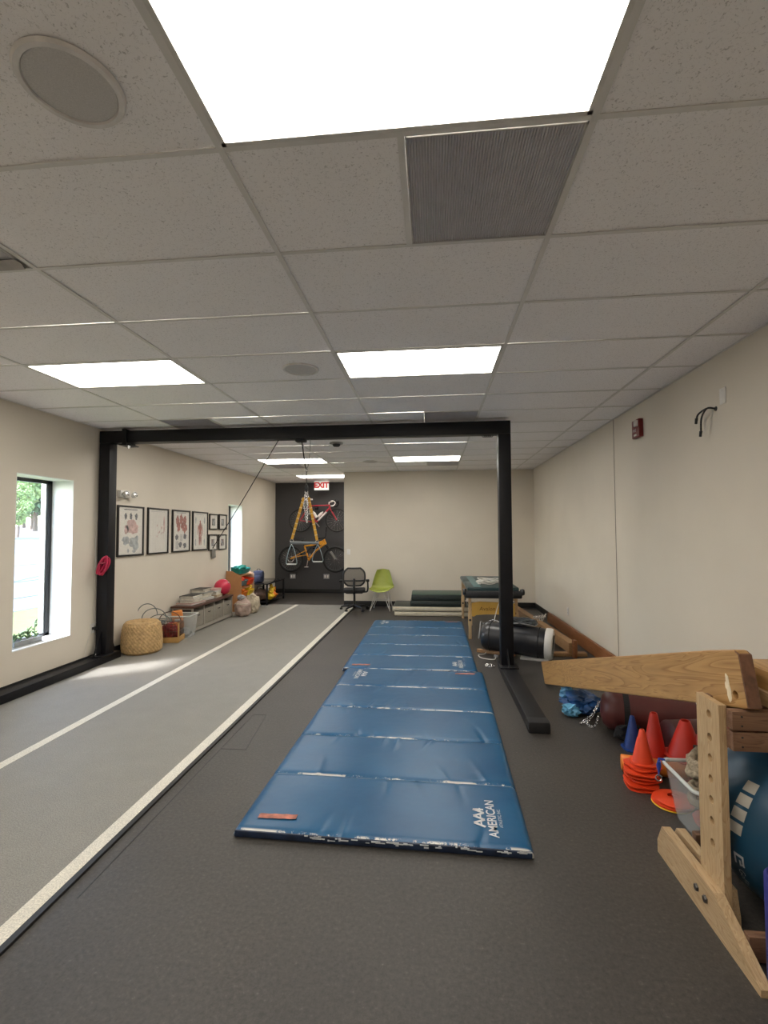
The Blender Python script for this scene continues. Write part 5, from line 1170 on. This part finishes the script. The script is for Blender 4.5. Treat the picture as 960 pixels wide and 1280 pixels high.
ht, hb_, bb, sj, ra, fa = B(-2.755, 1.375), B(-2.71, 1.275), B(-3.16, .865), B(-3.27, 1.225), B(-3.62, .895), B(-2.46, .885)
f = M(); f.tube([sj, B(-3.05, 1.25), ht + Vector((-.02, 0, -.02))], .022, 10).tube([bb, B(-2.98, 1.10), hb_ + Vector((-.01, 0, .02))], .026, 10).tube([bb, B(-3.20, 1.02), sj], .02, 10).tube([ht + Vector((-.01, 0, .02)), hb_], .030, 12)
f.box(ht.lerp(hb_, .5) + Vector((-.08, 0, -.01)), (.15, .035, .10), (0, R(-18), 0), .015)
f.build('frame', m_bor, t, 50)
f = M()
for e in (-1, 1): f.tube([B(-3.19, 1.0, e * .03), B(-3.42, .965, e * .06), ra + Vector((0, e * .065, 0))], .011).tube([B(-3.22, 1.12, e * .03), ra + Vector((0, e * .065, .02))], .008)
f.build('swingarm', m_bor, t, 60)
M().tube([B(-3.21, 1.06), B(-3.10, 1.20)], .022).build('shock', m_blackplastic, t)
f = M()
for e in (-1, 1): f.tube([hb_ + Vector((.02, e * .06, -.04)), hb_.lerp(fa, .52) + Vector((0, e * .065, 0))], .016)
f.box(hb_ + Vector((.012, 0, -.03)), (.05, .15, .03), (0, R(25), 0), .01); f.build('fork', m_black, t, 60)
for e in (-1, 1): M().tube([hb_.lerp(fa, .48) + Vector((0, e * .065, 0)), fa + Vector((0, e * .065, 0))], [.021, .018]).build('fork_leg', mat('grey_fork', (.22, .21, .20), .4, .3), t, 60)
M().tube([sj, B(-3.33, 1.39)], .014).build('seat_post', m_black, t)
saddle(t, B(-3.40, 1.41), m_blackplastic)
M().tube([ht, ht + Vector((-.005, 0, .05)), ht + Vector((.03, -.03, .07))], .017).build('stem', m_black, t)
hb2 = ht + Vector((.03, -.03, .075))
M().tube(smoothpath([B(-2.93, 1.41, -.05), B(-2.83, 1.425, -.03), hb2, B(-2.70, 1.56, -.03), B(-2.68, 1.70, -.05)], 5), .014).build('handlebar', m_black, t, 60)
M().cyl(B(-2.95, 1.405, -.05), B(-2.85, 1.425, -.035), .019).build('grip', m_blackcloth, t); M().cyl(B(-2.695, 1.59, -.035), B(-2.68, 1.71, -.05), .019).build('grip', m_blackcloth, t)
co = M().torus(bb + Vector((0, -.05, 0)), .075, .007, 'Y', 36, 6).build('chainring', m_black, t, 60)
M().bar(bb + Vector((0, -.07, 0)), bb + Vector((-.03, -.07, -.165)), .02, .026).build('crank', m_chrome, co, 30)
M().box(bb + Vector((-.03, -.115, -.165)), (.09, .08, .018), None, .004).build('pedal', mat('pale_pedal', (.4, .38, .36), .4, .4), co, 30)
M().bar(bb + Vector((0, .05, 0)), bb + Vector((.03, .05, .165)), .02, .026).build('crank', m_chrome, co, 30)
M().torus(ra + Vector((0, -.03, 0)), .075, .010, 'Y', 30, 6).build('cassette', m_chrome, t, 60)
M().torus(ra + Vector((0, .03, 0)), .085, .003, 'Y', 30, 6).build('brake_disc', m_chrome, t, 60)
for (x, z, lb) in ((-3.0, 2.262, 'black wall hook holding the top tube of the red road bike'), (-3.06, 1.235, 'black wall hook holding the top tube of the orange mountain bike')):
    t = thing('bike_hook', lb, 'bike hook', (x, YR, z - .035), 0, 'bike hooks on the dark wall')
    M().span((-.05, -.012, -.06), (.05, -.0005, .05), .003).build('wall_plate', m_black, t, 30)
    M().tube(smoothpath([(0, -.01, -.01), (0, -.12, -.012), (0, -.24, -.006), (0, -.28, .03)], 5), .010).build('arm', m_blackplastic, t, 60)
# ================================================================ outdoors beyond the windows
def gz(x): return -.15 + max(0.0, (-8.0 - x)) * .085
g = M(); g.span((-9.2, -30, -.35), (XL - .3, 60, -.15)); 
struct(g.build('ground_lawn', mat('lawn', (.085, .115, .006), .9, var=.4, scale=6, bump=.5, bscale=60), None, 0))
m_asph = mat('asphalt', (.125, .142, .155), .85, var=.12, scale=3, bump=.3, bscale=50)
pk = M(); pk._add([(-9.2, -30, -.14), (-24, -30, gz(-24)), (-24, 60, gz(-24)), (-9.2, 60, -.14), (-9.2, -30, -.5), (-24, -30, -.5), (-24, 60, -.5), (-9.2, 60, -.5)], [(0, 1, 2, 3), (0, 3, 7, 4), (4, 5, 1, 0), (3, 2, 6, 7), (1, 5, 6, 2), (4, 7, 6, 5)])
po = struct(pk.build('ground_parking', m_asph, None, 0))
cr = M()
for a, b in (((-12.0, -5), (-12.6, 40)), ((-15.2, -5), (-15.0, 40)), ((-9.6, 4), (-15.1, 22)), ((-10.4, -5), (-10.2, 40))):
    n = 8
    for k in range(n):
        p = Vector((a[0] + (b[0] - a[0]) * k / n, a[1] + (b[1] - a[1]) * k / n, 0)); q = Vector((a[0] + (b[0] - a[0]) * (k + 1) / n, a[1] + (b[1] - a[1]) * (k + 1) / n, 0))
        def gp(v): return Vector((v.x, v.y, -.14 + (gz(-24) + .14) * (-9.2 - v.x) / 14.8 + .004))
        cr.bar(gp(p), gp(q), .10, .006)
cr.build('tar_seam', mat('tar', (.05, .055, .06), .6), po, 0)
struct(M().span((-24.3, -30, -.5), (-24, 60, gz(-24) + .12), .02).build('ground_kerb', mat('kerb_concrete', (.22, .21, .20), .8), None, 30))
md_ = M(); md_._add([(-24.3, -30, 1.3), (-60, -30, 2.6), (-60, 90, 2.6), (-24.3, 90, 1.3), (-24.3, -30, -.5), (-60, -30, -.5), (-60, 90, -.5), (-24.3, 90, -.5)], [(0, 1, 2, 3), (0, 3, 7, 4), (4, 5, 1, 0), (3, 2, 6, 7), (1, 5, 6, 2)])
struct(md_.build('ground_verge', mat('mulch_verge', (.15, .10, .075), .9, var=.3, scale=2), None, 0))
def tree(label, loc, h, cr_, trunk, col, n, grp, seed):
    t = thing('tree', label, 'tree', loc, 0, grp); rn = random.Random(seed)
    tk = M(); tk.tube(smoothpath([(0, 0, -.1), (.03, .02, h * .2), (-.03, 0, h * .45), (.0, .02, h * .85)], 4), [trunk * (1 - .05 * k) for k in range(13)], 8)
    for k in range(7):
        a = rn.uniform(0, 6.28); z = h * rn.uniform(.3, .7); tk.tube([(0, 0, z), (math.cos(a) * cr_ * .6, math.sin(a) * cr_ * .6, z + h * .14)], [trunk * .4, trunk * .1], 6)
    tk.build('trunk', mat('bark', (.12, .085, .06), .9, var=.3), t, 60)
    lf = M(); cl_ = [(Vector((rn.gauss(0, .42) * cr_, rn.gauss(0, .42) * cr_, h * (.62 + rn.uniform(-.30, .30)))), cr_ * rn.uniform(.25, .45)) for _ in range(16)]
    sz = cr_ * .075
    for k in range(n):
        c, r = rn.choice(cl_); v = Vector((rn.gauss(0, 1), rn.gauss(0, 1), rn.gauss(0, 1))).normalized() * r * rn.uniform(.6, 1); p = c + v
        a = Vector((rn.gauss(0, 1), rn.gauss(0, 1), rn.gauss(0, 1))).normalized() * sz; b = a.orthogonal().normalized() * sz * .55
        lf._add([p - a, p + b, p + a, p - b], [(0, 1, 2, 3)])
    lf.build('foliage', mat('leaf_%d' % (seed % 3), col, .7, var=.4, scale=1.2), t, 0)
tree('small young tree with pale leaves standing in the verge outside the near window', (-25.0, 26.6, 1.33), 3.4, 1.15, .07, (.19, .26, .08), 2600, None, 1)
for k, (x, y, h, c) in enumerate(((-32, 33.4, 7.5, 2.8), (-37, 41.2, 8.5, 3.2), (-43, 47.5, 10, 3.6), (-50, 54, 12, 4.0), (-30, 41, 9, 3.2), (-46, 33, 10, 3.6))):
    tree('tall leafy tree in the green belt beyond the parking lot outside', (x, y, 1.25), h, c, .22, (.075, .145, .06) if k % 2 else (.12, .19, .07), 3200, 'trees beyond the parking lot', 10 + k)
